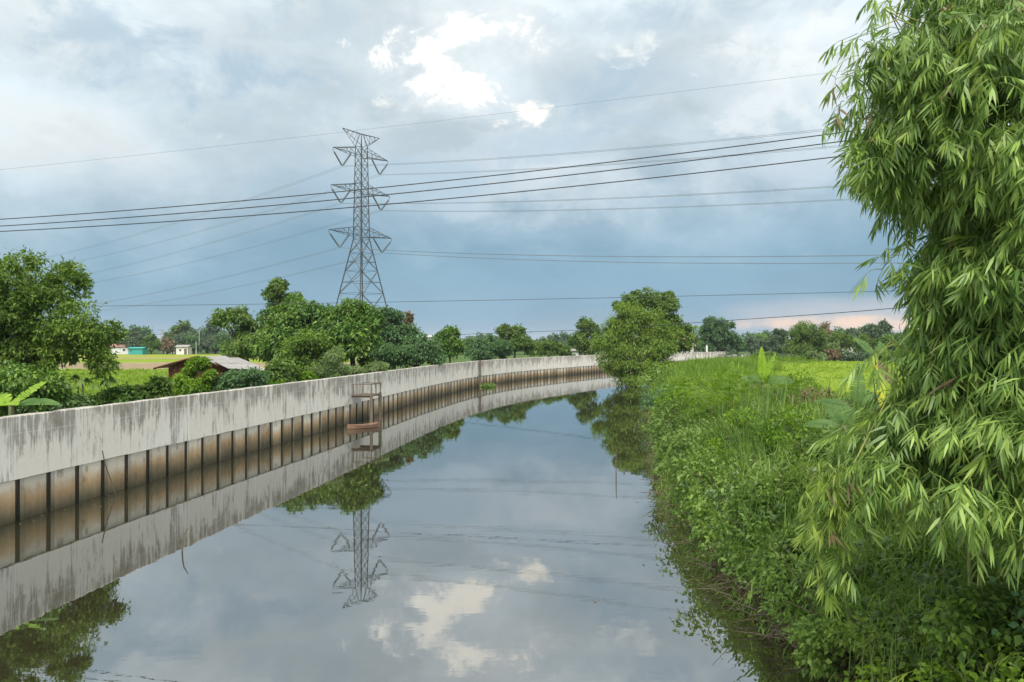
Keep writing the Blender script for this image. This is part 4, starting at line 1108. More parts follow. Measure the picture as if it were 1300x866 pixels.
def build_bananas():
    Y, B, D = 'leaf_banana_young', 'leaf_banana', 'leaf_banana_yellow'
    p = W(968, 478, 37); banana((p[0], p[1], 1.4), 1.75, [(R(100), R(84), 1.7, .42, .02, Y), (R(15), R(60), 1.6, .36, .05, Y), (R(190), R(20), 1.5, .5, .6, B), (R(-40), R(15), 1.6, .5, .6, B), (R(240), R(25), 1.4, .5, .7, B)],
                              'banana plant with two upright pale new leaves among ferny shrubs')
    p = W(1088, 530, 21); banana((p[0], p[1], 1.4), 1.85, [(R(165), R(20), 1.2, .28, .55, B), (R(205), R(5), 1.2, .26, .75, B), (R(25), R(28), 1.5, .36, .55, B), (R(60), R(74), 1.3, .36, .10, B), (R(-20), R(10), 1.3, .42, .7, B), (R(235), R(5), 1.2, .42, .6, B)],
                              'banana plant with broad torn leaves arching beside the near bamboo')
    p = W(1112, 540, 19.5); banana((p[0], p[1], 1.4), 3.3, [(R(-100), R(-70), 1.4, .27, .12, D), (R(-60), R(-55), .9, .22, .3, 'leaf_dry'), (R(150), R(50), .8, .2, .5, B), (R(40), R(40), .9, .22, .6, B)],
                              'thin banana plant with a hanging bright yellow leaf', sides=.07)
    p = W(1072, 548, 20); banana((p[0], p[1], 1.4), 1.5, [(R(172), R(12), 1.1, .28, .6, B), (R(30), R(35), 1.0, .3, .6, B), (R(110), R(40), 1.0, .34, .5, B)], 'small banana plant with one broad green leaf pointing left')
    p = W(14, 545, 23.6); banana((p[0], p[1], 1.0), 2.15, [(R(35), R(42), 1.25, .34, .3, Y), (R(150), R(30), 1.2, .45, .6, Y), (R(-60), R(25), 1.2, .5, .7, Y), (R(200), R(20), 1.2, .5, .6, Y), (R(-10), R(12), 1.7, .4, .45, B), (R(100), R(30), 1.2, .4, .6, B)],
                              'bright yellow green banana plant leaning over the wall at far left')
    # papaya: slim stem with long stalks and drooping lobed leaves
    p = W(105, 500, 30); o = empty('papaya_tree', (p[0], p[1], 1.0), 'slim young papaya tree with drooping leaves before the pale paddy', 'papaya tree')
    h = W(105, 487, 30)[2] - 1.0
    g = G(); g.tube([(0, 0, 0), (.03, 0, h * .5), (0, 0, h)], [.06, .05, .04], 6); link('trunk', g.mesh('trunk', M['banana_stem']), o)
    for k in range(11):
        a = k * 2.4; u = np.array([math.cos(a), math.sin(a), 0]); e = np.array([0, 0, h]); ln = rng.uniform(.6, .95)
        g = G(); tip = e + u * ln + np.array([0, 0, .35 - .2 * ln + rng.uniform(-.2, .2)]); g.tube([e, (e + tip) / 2 + np.array([0, 0, .12]), tip], [.02, .015, .012], 4, False)
        m = 7; ang = np.linspace(-1.5, 1.5, m); sd = np.cross(u, [0, 0, 1])
        D_ = u * np.cos(ang)[:, None] + sd * np.sin(ang)[:, None] + np.array([0, 0, -.55])
        blades(g, np.tile(tip, (m, 1)), D_, np.tile([[0, 0, 1.]], (m, 1)), .34, .10, .5); link('leaf', g.mesh('leaf', M['leaf_mid']), o)
build_bananas()


# ------------------------------------------------------------------ right bank undergrowth
def tufts(g, n, area, per, Lr, wr, lean=.5, droop=.45, zoff=0.0, patch=None):
    x, y = area(n); z = ground_z(x, y) + zoff * canopy(x, y)
    if patch is not None:
        k = patch(x, y); x, y, z = x[k], y[k], z[k]
    n = len(x); idx = np.repeat(np.arange(n), per); m = len(idx)
    P = np.stack([x[idx], y[idx], z[idx]], 1) + rng.normal(size=(m, 3)) * np.array([.10, .10, .02])
    a = rng.uniform(0, 6.28, m); l = rng.uniform(.05, 1, m) * lean
    ta = rng.uniform(0, 6.28, n)[idx]
    D = np.stack([np.cos(a) * l + np.cos(ta) * .2, np.sin(a) * l + np.sin(ta) * .2, np.ones(m)], 1)
    size = (rng.uniform(.65, 1.25, n)[idx] * rng.uniform(.6, 1.1, m))
    L = size * rng.uniform(Lr[0], Lr[1], m)
    blades(g, P, D, np.stack([-np.sin(a), np.cos(a), np.zeros(m)], 1) * .3 + np.stack([np.cos(a), np.sin(a), .2 * np.ones(m)], 1), L, rng.uniform(wr[0], wr[1], m), droop * rng.uniform(.4, 1.6, m))

def strip(y0, y1, d0, d1, pw=1.0):
    def f(n):
        y = y0 + (y1 - y0) * rng.uniform(0, 1, n) ** pw
        return xb(y) + rng.uniform(d0, d1, n), y
    return f

def canopy(x, y):
    """height of the leafy mat above the soil"""
    return np.clip(.38 + .52 * lump(x * 1.1, y * .9) + .22 * lump(x * 2.9 + 2, y * 2.3), .04, 1.35)

def leaf_mat_cover(g, n, area, per, L, wid=.75, rad=.22, flat=.7, hk=1.0):
    x, y = area(n); z = ground_z(x, y); h = canopy(x, y) * hk
    idx = np.repeat(np.arange(n), per); m = len(idx)
    zc = (z + h * rng.uniform(.35, 1.0, n) ** .5)[idx]
    d = rand_dir(m); d[:, 2] = np.abs(d[:, 2]) * .9
    P = np.stack([x[idx], y[idx], zc], 1) + d * rad * rng.uniform(.4, 1.2, (m, 1))
    P[:, 2] = np.maximum(P[:, 2], .04)
    D = d * np.array([1, 1, .3]) + rand_dir(m) * .6 + np.array([-.15, -.1, -.25])
    N = rand_dir(m) * (1 - flat) + np.array([-.25, -.35, 1]) * flat
    ll = L * rng.uniform(.6, 1.4, m) * rng.uniform(.75, 1.3, n)[idx]
    rhombs(g, P, D, N, ll, ll * wid, .12, .12)

def build_bank_cover():
    # creepers in two kinds, near part denser
    g = G()
    leaf_mat_cover(g, 2000, strip(5.5, 16, -.02, 4.5), 16, .080)
    leaf_mat_cover(g, 1450, strip(14, 30, -.05, 6.5), 15, .10)
    leaf_mat_cover(g, 2000, strip(28, 60, -.1, 7), 14, .17)
    tag(link('creeper', g.mesh('creeper', M['leaf_creeper'])), 'tangled green creepers covering the right bank slope', 'creeper', kind='stuff')
    g = G()
    leaf_mat_cover(g, 850, lambda n: (rng.uniform(5.4, 8.5, n), rng.uniform(6.0, 11.5, n)), 15, .13, .95, .28, .75, .8)
    leaf_mat_cover(g, 260, strip(9, 22, .3, 4.5), 14, .11, .9, .25)
    tag(link('ivy', g.mesh('ivy', M['leaf_ivy'])), 'dark round leaved ivy spreading under the near bamboo', 'ivy', kind='stuff')
    # grasses
    g = G()
    tufts(g, 1100, strip(5.0, 16, .0, 5.0), 14, (.45, 1.0), (.012, .024), .9, .55, .7)
    tufts(g, 210, strip(6.5, 18, .2, 5.5), 24, (.8, 1.5), (.022, .036), .95, .75, .6)
    tufts(g, 1100, strip(13, 34, -.1, 8.0), 14, (.5, 1.1), (.018, .034), .8, .55, .7)
    tufts(g, 420, strip(14, 36, .1, 8.0), 24, (1.0, 1.9), (.030, .048), .9, .72, .6)
    tufts(g, 150, strip(20, 34, 2.0, 8.0), 26, (1.4, 2.3), (.030, .050), .5, .5, .6)
    tufts(g, 260, lambda n: (rng.uniform(13, 24, n), rng.uniform(38, 46, n)), 16, (.8, 1.4), (.03, .05), .6, .4)
    tufts(g, 1300, strip(30, 62, .4, 12.0), 11, (.5, 1.0), (.03, .05), .7, .45)
    tufts(g, 420, strip(8, 28, .2, 5.5), 24, (.75, 1.5), (.016, .030), .85, .65, .85)
    tufts(g, 520, strip(7, 13, .3, 4.2), 15, (.35, .8), (.012, .022), .9, .6, .95)
    tufts(g, 420, strip(7, 45, -.25, .35), 12, (.5, 1.05), (.014, .030), 1.3, .95)
    tag(link('long_grass', g.mesh('long_grass', M['grass'])), 'arching long grass growing through the bank creepers', 'grass', kind='stuff')
    g = G()
    tufts(g, 2600, strip(50, 112, .3, 10.5), 12, (1.0, 1.75), (.045, .075), .45, .25)
    tufts(g, 700, strip(42, 60, 1.5, 6), 12, (.9, 1.6), (.035, .06), .45, .25)
    tufts(g, 500, lambda n: (rng.uniform(17, 40, n), rng.normal(47, 2.0, n)), 11, (.5, .95), (.03, .05), .5, .3)
    tufts(g, 420, lambda n: (xb(rng.uniform(94, 120, n)) * 0 + rng.uniform(20, 34, n), rng.uniform(96, 112, n)), 11, (1.3, 2.0), (.07, .10), .4, .25)
    tufts(g, 500, strip(108, 150, .5, 5), 10, (1.0, 1.6), (.08, .12), .45, .25)
    tag(link('reed_bed', g.mesh('reed_bed', M['reed'])), 'tall bright green reeds along the far right bank', 'reeds', kind='stuff')
    g = G()
    tufts(g, 260, lambda n: (rng.normal(13.2, 1.2, n), rng.normal(31, 3.0, n)), 12, (.5, 1.0), (.02, .035), .7, .4)
    tufts(g, 190, strip(26, 62, -.35, .35), 10, (.3, .7), (.03, .05), 1.1, .7)
    tufts(g, 220, strip(8, 27, -.25, .35), 11, (.25, .6), (.010, .018), 1.2, .9)
    tag(link('dry_grass', g.mesh('dry_grass', M['leaf_dry'])), 'beige dry grass patches on the right bank', 'dry grass', kind='stuff')
    # bare roots and dead twigs at the waterline
    g = G()
    for k in range(360):
        y = rng.uniform(9, 42) if k % 4 else rng.uniform(40, 80); x = float(xb(y)) + rng.uniform(-.25, .45); z = float(ground_z(x, y)) + rng.uniform(.0, .35)
        L = rng.uniform(.3, .9); a = rng.uniform(2.2, 4.4)
        p = np.array([x, y, max(z, .05)]); e = p + np.array([math.cos(a) * L, math.sin(a) * L * .8, rng.uniform(-.35, .25)])
        g.tube([p, (p + e) / 2 + rng.normal(size=3) * .07, e], [.012, .009, .004], 4, False)
    for k in range(240):
        y = rng.uniform(8, 50); x = float(xb(y)) + rng.uniform(.3, 6); z = float(ground_z(x, y))
        a = rng.uniform(0, 6.28); L = rng.uniform(.7, 1.5); l = rng.uniform(.1, .6)
        p = np.array([x, y, z]); e = p + np.array([math.cos(a) * l, math.sin(a) * l, L])
        g.tube([p, (p + e) / 2 + np.array([0, 0, .1]), e], [.010, .008, .004], 4, False)
    tag(link('dead_twigs', g.mesh('dead_twigs', M['twig'])), 'tangle of bare roots and dead twigs at the right waterline', 'twigs', kind='stuff')
build_bank_cover()

def build_rice():
    g = G()
    tufts(G(), 1, strip(50, 51, 1, 2), 3, (.1, .2), (.01, .02))
    for y0, y1, n, per, L, wd in ((46, 70, 5200, 7, (.25, .42), (.020, .032)), (70, 105, 5200, 6, (.3, .45), (.045, .07)), (105, 146, 4200, 5, (.3, .5), (.10, .15))):
        tufts(g, n, lambda n: (rng.uniform(19, 32 + (y1 - 46) * .62, n), rng.uniform(y0, y1, n)), per, L, wd, .5, .3)
    V = np.concatenate(g.v); g.v = [V + np.array([0, 0, .12])]
    tag(link('rice_plants', g.mesh('rice_plants', M['rice_leaf'])), 'young lime green rice standing in the right paddy', 'rice', kind='stuff')
build_rice()

def fern_shrub(x, y, r, h, n, label, leaf='leaf_fern', L=.42):
    z = float(ground_z(x, y)); o = empty('feathery_shrub', (x, y, z), label, 'shrub', 'feathery shrubs on the right bank')
    g = G()
    for k in range(7):
        a = k * .9; u = np.array([math.cos(a), math.sin(a), 0]) * r * .6
        g.tube([(0, 0, 0), u * .5 + np.array([0, 0, h * .45]), u + np.array([0, 0, h * .85])], [.03, .02, .008], 5, False)
    link('stem', g.mesh('stem', M['bark_pale']), o)
    D = rand_dir(n); D[:, 2] = np.abs(D[:, 2])
    lay = rng.uniform(.45, 1.05, (n, 1))
    bump_ = 1 + .22 * np.sin(D[:, :1] * 6 + x) * np.sin(D[:, 1:2] * 5 + y)
    P = D * lay * bump_ * np.array([r, r, h])
    out = unit(D * np.array([1, 1, .35]) + rand_dir(n) * .45)
    S = unit(np.cross(out, np.array([0, 0, 1.]) + rand_dir(n) * .2)); Nn = np.cross(S, out)
    g = G(); m = 7; Ls = L * rng.uniform(.7, 1.3, n)
    for j in range(1, m + 1):
        t = j / m
        for sd in (-1, 1):
            Q = P + out * (Ls * t)[:, None] - np.array([0, 0, 1.]) * (Ls * .35 * t * t)[:, None]
            rhombs(g, Q, S * sd + out * .45, Nn, Ls * .36 * math.sin(math.pi * (.15 + .8 * t)), Ls * .085, .05, .1)
    link('foliage', g.mesh('foliage', M[leaf]), o)

def bank_shrubs():
    for x, y, r, h, n, L, lf, lab in ((5.5, 8.7, .75, 1.7, 2600, .10, 'leaf_creeper', 'tall leafy bush hiding the left bamboo canes'),
                                      (6.2, 8.6, .75, 1.6, 2600, .10, 'leaf_mid', 'tall leafy bush hiding the right bamboo canes'),
                                      (4.95, 9.6, .7, 1.2, 2200, .09, 'leaf_fern', 'bright fresh bush left of the bamboo foot'),
                                      (4.9, 11.6, .75, .9, 1900, .085, 'leaf_creeper', 'leafy weed bush under the hanging pale bamboo tips'),
                                      (5.6, 10.0, .8, .8, 1900, .085, 'leaf_mid', 'leafy weed bush between the hanging tips and bamboo base'),
                                      (4.5, 9.3, .65, .7, 1500, .075, 'leaf_fern', 'bright small leaved weed bush at the bottom of the bank'),
                                      (6.9, 14.0, .9, 1.3, 1900, .11, 'leaf_creeper', 'tall leafy bush behind the hanging bamboo tips'),
                                      (7.0, 18.0, .9, 1.2, 1900, .12, 'leaf_mid', 'leafy bush below the broad torn banana leaves'),
                                      (6.0, 23.5, .8, .9, 1500, .12, 'leaf_fern', 'bright leafy bush at the grass edge of the bank'),
                                      (8.8, 27.5, 1.0, 1.0, 1700, .14, 'leaf_creeper', 'dense leafy bush between long grass and feathery shrubs')):
        z = float(ground_z(x, y)); o = empty('weed_shrub', (x, y, z), lab, 'shrub', 'weed mounds on the right bank')
        g = G()
        for j in range(5): g.tube([(0, 0, 0), (math.cos(j * 1.3) * r * .6, math.sin(j * 1.3) * r * .6, h * .6)], [.015, .006], 4, False)
        link('stem', g.mesh('stem', M['twig']), o)
        g = G(); blob_leaves(g, [(0, 0, h * .45, r, h * .6, r)], L, n, np.zeros(3), .3, 10, .7); link('foliage', g.mesh('foliage', M[lf]), o)
    fern_shrub(9.6, 35, 2.5, 2.0, 1100, 'largest feathery bright green shrub at the middle of the right bank')
    fern_shrub(8.4, 31, 1.7, 1.5, 560, 'feathery bright shrub nearer the water below the largest one')
    fern_shrub(11.8, 33, 1.7, 1.5, 520, 'feathery bright shrub right of the largest one before the banana')
    fern_shrub(12.6, 38, 1.7, 1.7, 460, 'feathery bright shrub around the banana with two pale leaves')
    fern_shrub(8.9, 41, 1.4, 1.5, 400, 'feathery bright shrub behind the largest one toward the reeds')
    fern_shrub(12.8, 28, .7, 1.6, 110, 'small yellow green feathery sapling before the right paddy', 'leaf_lime')
    kinds = (('leaf_creeper', 'broad leaved'), ('leaf_mid', 'dark leaved'), ('leaf_fern', 'bright fresh green'), ('leaf_olive', 'yellowish'), ('leaf_lime', 'lime green'), ('leaf_blue', 'bluish green'), ('leaf_dry', 'half dry brown'))
    spots = (('hanging over the water right beside the camera', 4.55, 8.0), ('at the water edge in front of the hanging bamboo tips', 4.75, 10.6), ('at the water edge just past the hanging bamboo tips', 4.6, 12.8), ('on the slope behind the hanging bamboo tips', 5.9, 15.4),
             ('at the water edge by the bare roots', 4.6, 16.4), ('high on the bank before the long grass', 7.4, 16.0), ('at the water edge below the long grass', 4.75, 19.6), ('in the long grass left of the banana stems', 7.2, 21.0),
             ('at the water edge where the canal narrows in view', 5.3, 24.6), ('in the long grass below the feathery shrubs', 7.3, 26.0), ('at the water edge below the feathery shrubs', 5.9, 29.2), ('right of the feathery shrubs by the dry grass', 11.0, 29.0),
             ('at the water edge left of the feathery shrubs', 6.9, 34.5), ('at the water edge before the reeds', 7.9, 40.5), ('among the first reeds', 10.2, 46.0), ('at the water edge below the reeds', 9.3, 50.0),
             ('at the foot of the bamboo culms', 5.0, 8.6), ('right of the bamboo foot by the orange leaf', 6.1, 8.9), ('in the bottom right corner under the bamboo', 5.6, 7.7),
             ('before the paddy corner beside the young sapling', 14.2, 33.0), ('behind the banana with pale leaves', 14.5, 41.0), ('at the reed edge halfway to the canal bush', 11.6, 64.0), ('at the reed edge close to the canal bush', 13.8, 76.0))
    for q_, (where, x, y) in enumerate(spots):
        lf, nm = kinds[(q_ * 3 + q_ // 7) % 6]
        if q_ == 11: lf, nm = kinds[6]
        x += .35 + .004 * y; r = rng.uniform(.5, .95) * (1 + y / 60); h = rng.uniform(.7, 1.35) * (1 + y / 110); L = .06 + .0028 * y
        z = float(ground_z(x, y)); o = empty('weed_shrub', (x, y, z), nm + ' weed bush ' + where, 'shrub', 'weed bushes along the right bank')
        g = G()
        for j in range(6):
            a = j * 1.1 + q_; g.tube([(0, 0, 0), (math.cos(a) * r * .4, math.sin(a) * r * .4, h * .6), (math.cos(a) * r * .9, math.sin(a) * r * .9, h * rng.uniform(.8, 1.15))], [.014, .009, .004], 4, False)
        link('stem', g.mesh('stem', M['twig']), o)
        g = G(); blob_leaves(g, [(0, 0, h * .5, r, h * .55, r), (r * .5, .2, h * .4, r * .6, h * .4, r * .6)], L, int(1000 + 500 * r), np.zeros(3), .35, 12, rng.uniform(.4, .75)); link('foliage', g.mesh('foliage', M[lf]), o)
    for (x, y, r, h, n, L, lf, lab) in ((5.4, 17.2, .75, 1.0, 1500, .10, 'leaf_creeper', 'bushy weed overhanging the water below the hanging bamboo'),
                                       (5.2, 14.2, .7, .95, 1500, .10, 'leaf_mid', 'round leaved weed at the water edge nearest the camera'),
                                       (5.7, 21.5, .9, .9, 1500, .12, 'leaf_creeper', 'leafy weed mound where the bank bulges out'),
                                       (6.3, 26.5, 1.0, .9, 1500, .14, 'leaf_mid', 'broad weed mound on the bank below the feathery shrubs')):
        z = float(ground_z(x, y)); o = empty('weed_shrub', (x, y, z), lab, 'shrub', 'weed mounds on the right bank')
        g = G()
        for j in range(5): g.tube([(0, 0, 0), (math.cos(j * 1.3) * r * .6, math.sin(j * 1.3) * r * .6, h * .6)], [.015, .006], 4, False)
        link('stem', g.mesh('stem', M['twig']), o)
        g = G(); blob_leaves(g, [(0, 0, h * .45, r, h * .6, r)], L, n, np.zeros(3), .3, 10, .75); link('foliage', g.mesh('foliage', M[lf]), o)
bank_shrubs()


# ------------------------------------------------------------------ the near bamboo
def spray_mesh(seed, nleaf, Lr, name='leaf_spray', mat='leaf_bamboo'):
    """A drooping twig with a fan of lance shaped leaves; twig starts at the origin and heads along +X, down at the end."""
    r = np.random.default_rng(seed); g = G()
    TL = r.uniform(.14, .30); s = np.linspace(0, 1, 6)
    tw = np.stack([s * TL, .03 * np.sin(s * 5 + seed), -.22 * s * s * TL / .3], 1); g.tube(tw, np.linspace(.004, .0015, 6), 4, False)
    P = []; D = []; L = []
    for k in range(nleaf):
        t = .50 + .50 * (k / (nleaf - 1)) ** .6; i = min(4, int(t * 5)); p = tw[i] + (tw[i + 1] - tw[i]) * (t * 5 - i)
        side = 1 if k % 2 else -1; sp = side * (.12 + 1.05 * (1 - k / nleaf)) * r.uniform(.7, 1.2)
        P.append(p); D.append([math.cos(sp) * .58, math.sin(sp) * .72, -.62 - .25 * t + r.normal() * .14]); L.append(r.uniform(*Lr) * (.75 + .25 * math.sin(t * 3)))
    P, D, L = np.array(P), np.array(D), np.array(L)
    N = np.tile([[0, 0, 1.]], (len(P), 1)) + r.normal(size=(len(P), 3)) * .35
    blades(g, P, D, N, L, L * r.uniform(.135, .175, len(P)), .26, ((0, .22), (.30, 1.0), (.64, .74), (1.0, 0)))
    return g.mesh(name, M[mat])

def build_bamboo():
    D0 = 9.0; base = np.array([6.2, 9.6, 1.4])
    root = empty('bamboo_clump', base, 'huge leafy bamboo clump drooping over the right bank close to the camera', 'bamboo')
    # culms rise from the base and arch over; spots for foliage lie along them
    culms = [((1240, -120), 9.3, .0), ((1170, -60), 8.6, .3), ((1130, 20), 8.9, .4), ((1280, -160), 10.4, 0), ((1320, -60), 9.0, 0), ((1350, 80), 8.8, 0),
             ((1150, 260), 9.6, .5), ((1165, 500), 8.8, 1.3), ((1075, 610), 8.6, 1.9), ((1220, 60), 10.5, .2), ((1200, 420), 8.4, .8), ((1330, 300), 8.4, .4)]
    tips = []
    for (tp, d, arch) in culms:
        tip = W(tp[0], tp[1], d) - base
        b = rng.normal(size=3) * np.array([.35, .35, 0])
        top = tip * np.array([.45, .5, 1]) + np.array([0, 0, .2 + arch * .9])
        P = catmull([tuple(b), tuple(b + (top - b) * np.array([.25, .25, .5])), tuple(top), tuple(tip + np.array([0, 0, .05]))], 10)
        g = G(); rad = np.linspace(.038, .006, len(P)); rad[::4] *= 1.12
        g.tube(P, rad, 7); link('culm', g.mesh('culm', M['culm'], smooth=True), root)
        tips.append(P)
    # outline of the leafy mass on the X-Z plane at the clump's distance, one ragged left edge with three drooping bulges
    edge = [(-40, 1140), (0, 1122), (40, 1094), (80, 1082), (130, 1094), (170, 1080), (215, 1080), (262, 1082), (300, 1098), (325, 1118), (345, 1136), (385, 1150), (420, 1140), (455, 1128),
            (490, 1130), (525, 1098), (560, 1046), (600, 1022), (640, 1010), (690, 1030), (740, 1045), (752, 1060)]
    ey = np.array([e[0] for e in edge]); ex = np.array([e[1] for e in edge])
    def bottom(px): return np.interp(px, [1000, 1040, 1066, 1080, 1140, 1200, 1260, 1400], [705, 770, 760, 662, 648, 675, 715, 725])
    def pts(n, f=None):
        py = rng.uniform(-40, 770, n); px = rng.uniform(1000, 1380, n)
        lim = np.interp(py, ey, ex) + rng.normal(size=n) * 10 + 32
        ok = (px > lim) & (py < bottom(px) + rng.normal(size=n) * 10 - 42)
        return px[ok], py[ok], lim[ok]
    cx_, cy_, cl_ = pts(4300)
    rp = rng.integers(4, 7, len(cx_)); px = np.repeat(cx_, rp) + rng.normal(size=rp.sum()) * 10; py = np.repeat(cy_, rp) + rng.normal(size=rp.sum()) * 8; lim = np.repeat(cl_, rp)
    cd_ = rng.uniform(-1, 1, len(cx_)); caz = np.repeat(rng.normal(size=len(cx_)) * .8, rp)
    n = len(px); inn = np.clip((px - lim) / 160, 0, 1)
    depth = D0 + np.repeat(cd_, rp) * (.25 + 1.35 * inn) - .1 + rng.normal(size=n) * .08
    # gaps: thin the mass where a slow 3-D wave is low
    P = np.stack([(px - 650) / F * depth, depth, CAM_H - (py - HOR) / F * depth], 1)
    w = np.sin(P[:, 0] * 3.1 + 1) * np.sin(P[:, 2] * 2.3 + P[:, 1] * 1.1) + .6 * np.sin(P[:, 2] * 5.1 + P[:, 0] * 2.2)
    keep = (w + rng.normal(size=n) * .22 + .30 * inn + .55 * (py > 330) > -.02)
    P, inn, px, py, caz = P[keep], inn[keep], px[keep], py[keep], caz[keep]; n = len(P)
    # loose sprigs that stick out of the outline at the upper left
    ex_p = []
    for (a, b_, m) in (((1140, 30), (1072, 62), 7), ((1130, 80), (1062, 108), 7), ((1125, 105), (1058, 150), 9), ((1135, 20), (1120, -5), 6), ((1150, 320), (1118, 345), 5), ((1130, 440), (1105, 470), 6), ((1140, 150), (1096, 165), 5), ((1115, 60), (1085, 95), 5)):
        for t in np.linspace(.25, 1, m):
            q = np.array(a) + (np.array(b_) - np.array(a)) * t + rng.normal(size=2) * 3; ex_p.append(W(q[0], q[1] - 8, 8.7 + rng.normal() * .1))
        g = G(); g.tube([W(a[0] + 40, a[1] + 10, 8.8) - base, W(a[0], a[1] - 6, 8.75) - base, W(b_[0], b_[1] - 8, 8.7) - base], [.010, .007, .003], 5, False); link('branch', g.mesh('branch', M['culm']), root)
    ex_p = np.array(ex_p)
    allP = np.concatenate([P, ex_p]); inn = np.concatenate([inn, np.zeros(len(ex_p))]); caz = np.concatenate([caz, rng.normal(size=len(ex_p)) * .3])
    low = (allP[:, 0] < 3.75) & (allP[:, 2] < 4.2)
    meshes = [spray_mesh(100 + i, 7 + i % 4, (.13, .205)) for i in range(12)]
    dry = [spray_mesh(300 + i, 5, (.12, .2), mat='leaf_dry') for i in range(2)]
    light = [spray_mesh(200 + i, 7 + i % 3, (.13, .205), mat='leaf_bamboo_light') for i in range(6)]
    cen = np.array([6.4, 9.6])
    order = np.argsort(np.linalg.norm(allP - np.array([0, 0, CAM_H]), axis=1))
    big = {}
    for rank, i in enumerate(order):
        p = allP[i]; az = math.atan2(p[1] - cen[1], p[0] - cen[0]) + caz[i] + rng.normal() * .45
        if rng.uniform() < .15: az = rng.uniform(0, 6.28)
        pit = rng.normal() * .38 + (.55 if low[i] else .18); sc = rng.uniform(.85, 1.25)
        lib = light if (low[i] and rng.uniform() < .75) or rng.uniform() < .10 else meshes
        me = lib[int(rng.integers(0, len(lib)))]
        if rng.uniform() < .02: me = dry[int(rng.integers(0, 2))]
        mt = Matrix.Translation(Vector(p - base)) @ Matrix.Rotation(az, 4, 'Z') @ Matrix.Rotation(pit, 4, 'Y') @ Matrix.Rotation(rng.normal() * .35, 4, 'X') @ Matrix.Scale(sc, 4)
        if rank < 300:
            o = link('leaf_spray', me, root); o.matrix_local = mt
        else: big.setdefault(me.name, (me, []))[1].append(np.array(mt))
    for key, src, mat in (('foliage', meshes, 'leaf_bamboo'), ('pale_foliage', light, 'leaf_bamboo_light'), ('dry_foliage', dry, 'leaf_dry')):
        g = G()
        for me in src:
            if me.name not in big: continue
            mats = np.array(big[me.name][1]); nv = len(me.vertices)
            co = np.empty(nv * 3); me.vertices.foreach_get('co', co); co = co.reshape(-1, 3)
            V = np.einsum('nij,vj->nvi', mats[:, :3, :3], co) + mats[:, None, :3, 3]
            q = np.array([p.vertices[:] for p in me.polygons if len(p.vertices) == 4]); t = np.array([p.vertices[:] for p in me.polygons if len(p.vertices) == 3])
            off = (np.arange(len(mats)) * nv)[:, None, None]
            g.add(V.reshape(-1, 3), (q[None] + off).reshape(-1, 4), (t[None] + off).reshape(-1, 3))
        if g.n: tag(link(key, g.mesh(key, M[mat]), root), kind='stuff')
    # thin branches running through the mass
    g = G()
    for k in range(420):
        i = int(rng.integers(0, n)); e = P[i] - base; c = tips[int(rng.integers(0, len(tips)))]
        j = np.argmin(np.linalg.norm(c - e, axis=1)); s = c[j]
        if np.linalg.norm(s - e) > 1.05: continue
        g.tube([s, (s + e) / 2 + np.array([0, 0, .12]), e], [.008, .006, .003], 4, False)
    tag(link('branches', g.mesh('branches', M['culm']), root), kind='stuff')
    # low bamboo shoots at the bottom right corner
    sh = empty('bamboo_shoots', (4.6, 7.2, 1.4), 'low bamboo shoots with pale leaves at the bottom right corner', 'bamboo')
    for k in range(300):
        x, y = rng.uniform(3.3, 6.6), rng.uniform(7.0, 9.4); z = float(ground_z(x, y)) + rng.uniform(.5, 1.45)
        o = link('leaf_spray', (light + meshes)[int(rng.integers(0, 11))], sh)
        o.matrix_local = Matrix.Translation((x - 4.6, y - 7.2, z - 1.4)) @ Matrix.Rotation(rng.uniform(0, 6.28), 4, 'Z') @ Matrix.Rotation(rng.normal() * .3, 4, 'Y')
    g = G()
    for k in range(24):
        x, y = rng.uniform(-1.0, 1.3), rng.uniform(-.2, 2.1); g.tube([(x, y, -.3), (x + rng.normal() * .03, y, .2), (x + rng.normal() * .08, y, .45)], [.005, .004, .002], 4, False)
    tag(link('shoots', g.mesh('shoots', M['shoot']), sh), kind='stuff')
    p = W(1241, 750, 9.4); g = G(); rhombs(g, np.array([[0, 0, 0], [0, 0, .02], [.01, 0, .01]]), np.array([[1, 0, .4], [.6, .5, .3], [.8, -.5, .5]]), np.array([[0, -.5, 1.]] * 3), .11, .07)
    tag(link('orange_leaf', g.mesh('orange_leaf', M['orange']), None, p), 'single orange dead leaf among dark ivy under the bamboo', 'leaf')
build_bamboo()


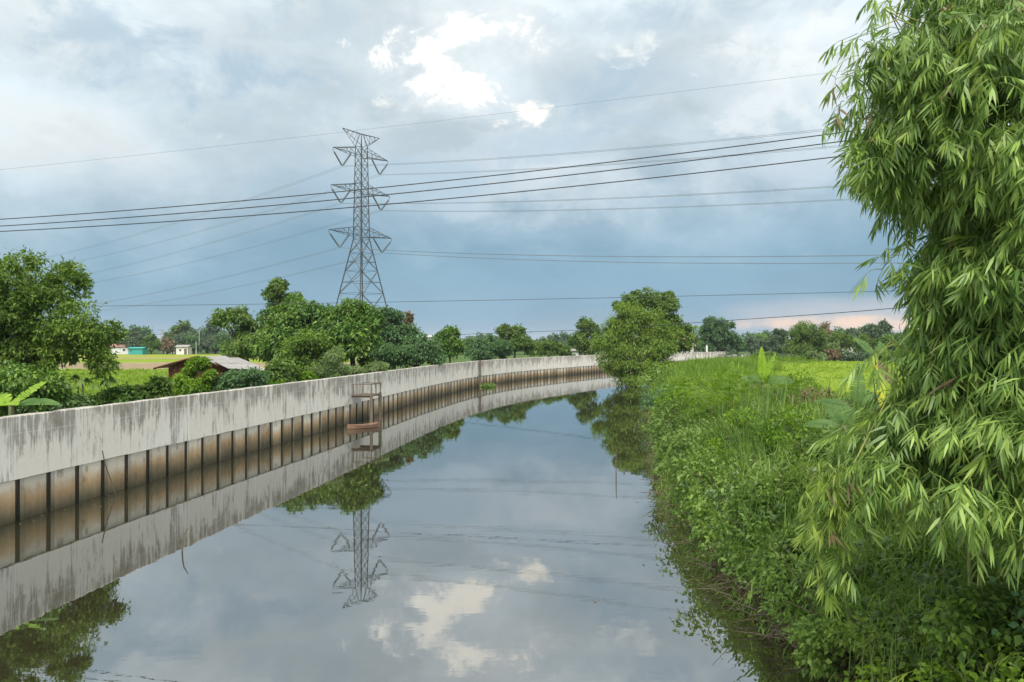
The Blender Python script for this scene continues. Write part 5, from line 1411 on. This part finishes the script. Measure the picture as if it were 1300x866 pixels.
def build_small_stuff():
    g = G()
    for y0, y1, n, L, w in ((43, 75, 5200, .38, .05), (75, 116, 5200, .42, .09)):
        y = y0 + (y1 - y0) * rng.uniform(0, 1, n); y = np.round(y / .9) * .9 + rng.normal(size=n) * .10
        x = -17.5 - rng.uniform(0, 1, n) * (y * .62 - 8)
        idx = np.repeat(np.arange(n), 4); m = len(idx); a = rng.uniform(0, 6.28, m)
        P = np.stack([x[idx], y[idx], np.full(m, 1.05)], 1) + rng.normal(size=(m, 3)) * np.array([.12, .06, 0])
        blades(g, P, np.stack([np.cos(a) * .45, np.sin(a) * .45, np.ones(m)], 1), np.stack([np.cos(a), np.sin(a), .2 * np.ones(m)], 1), L * rng.uniform(.7, 1.3, m), w, .35)
    tag(link('rice_plants', g.mesh('rice_plants', M['rice_leaf'])), 'rows of young rice standing in the pale left paddy', 'rice', kind='stuff')
    g = G()
    n = 260; y = rng.uniform(9, 80, n); t_ = rng.uniform(0, 1, n)
    x = np.where(t_ < .45, xw(y) + .25 + np.abs(rng.normal(size=n)) * .5, np.where(t_ < .92, xb(y) - .1 - np.abs(rng.normal(size=n)) * .6, xw(y) + rng.uniform(.1, .9, n) * (xb(y) - xw(y))))
    a = rng.uniform(0, 6.28, n)
    rhombs(g, np.stack([x, y, np.full(n, .012)], 1), np.stack([np.cos(a), np.sin(a), .05 * np.ones(n)], 1), np.tile([[0, 0, 1.]], (n, 1)), rng.uniform(.05, .14, n), .05, .05, .0)
    tag(link('floating_leaves', g.mesh('floating_leaves', M['leaf_dry'])), 'dead leaves and scraps floating along both canal edges', 'debris', kind='stuff')
build_small_stuff()


def build_haze():
    m, t = new_mat('haze_air')
    v = t.n('ShaderNodeVolumePrincipled'); v.inputs['Color'].default_value = (.86, .91, 1, 1); v.inputs['Density'].default_value = 0.00014
    v.inputs['Anisotropy'].default_value = 0.1
    o = t.n('ShaderNodeOutputMaterial'); t.put(o.inputs['Volume'], v.outputs[0])
    g = G(); g.box((60, 2790, 25.5), (10900, 5640, 56.4))
    tag(link('haze', g.mesh('haze', m)), 'thin pale air haze over the canal and fields', 'haze', kind='stuff')
build_haze()
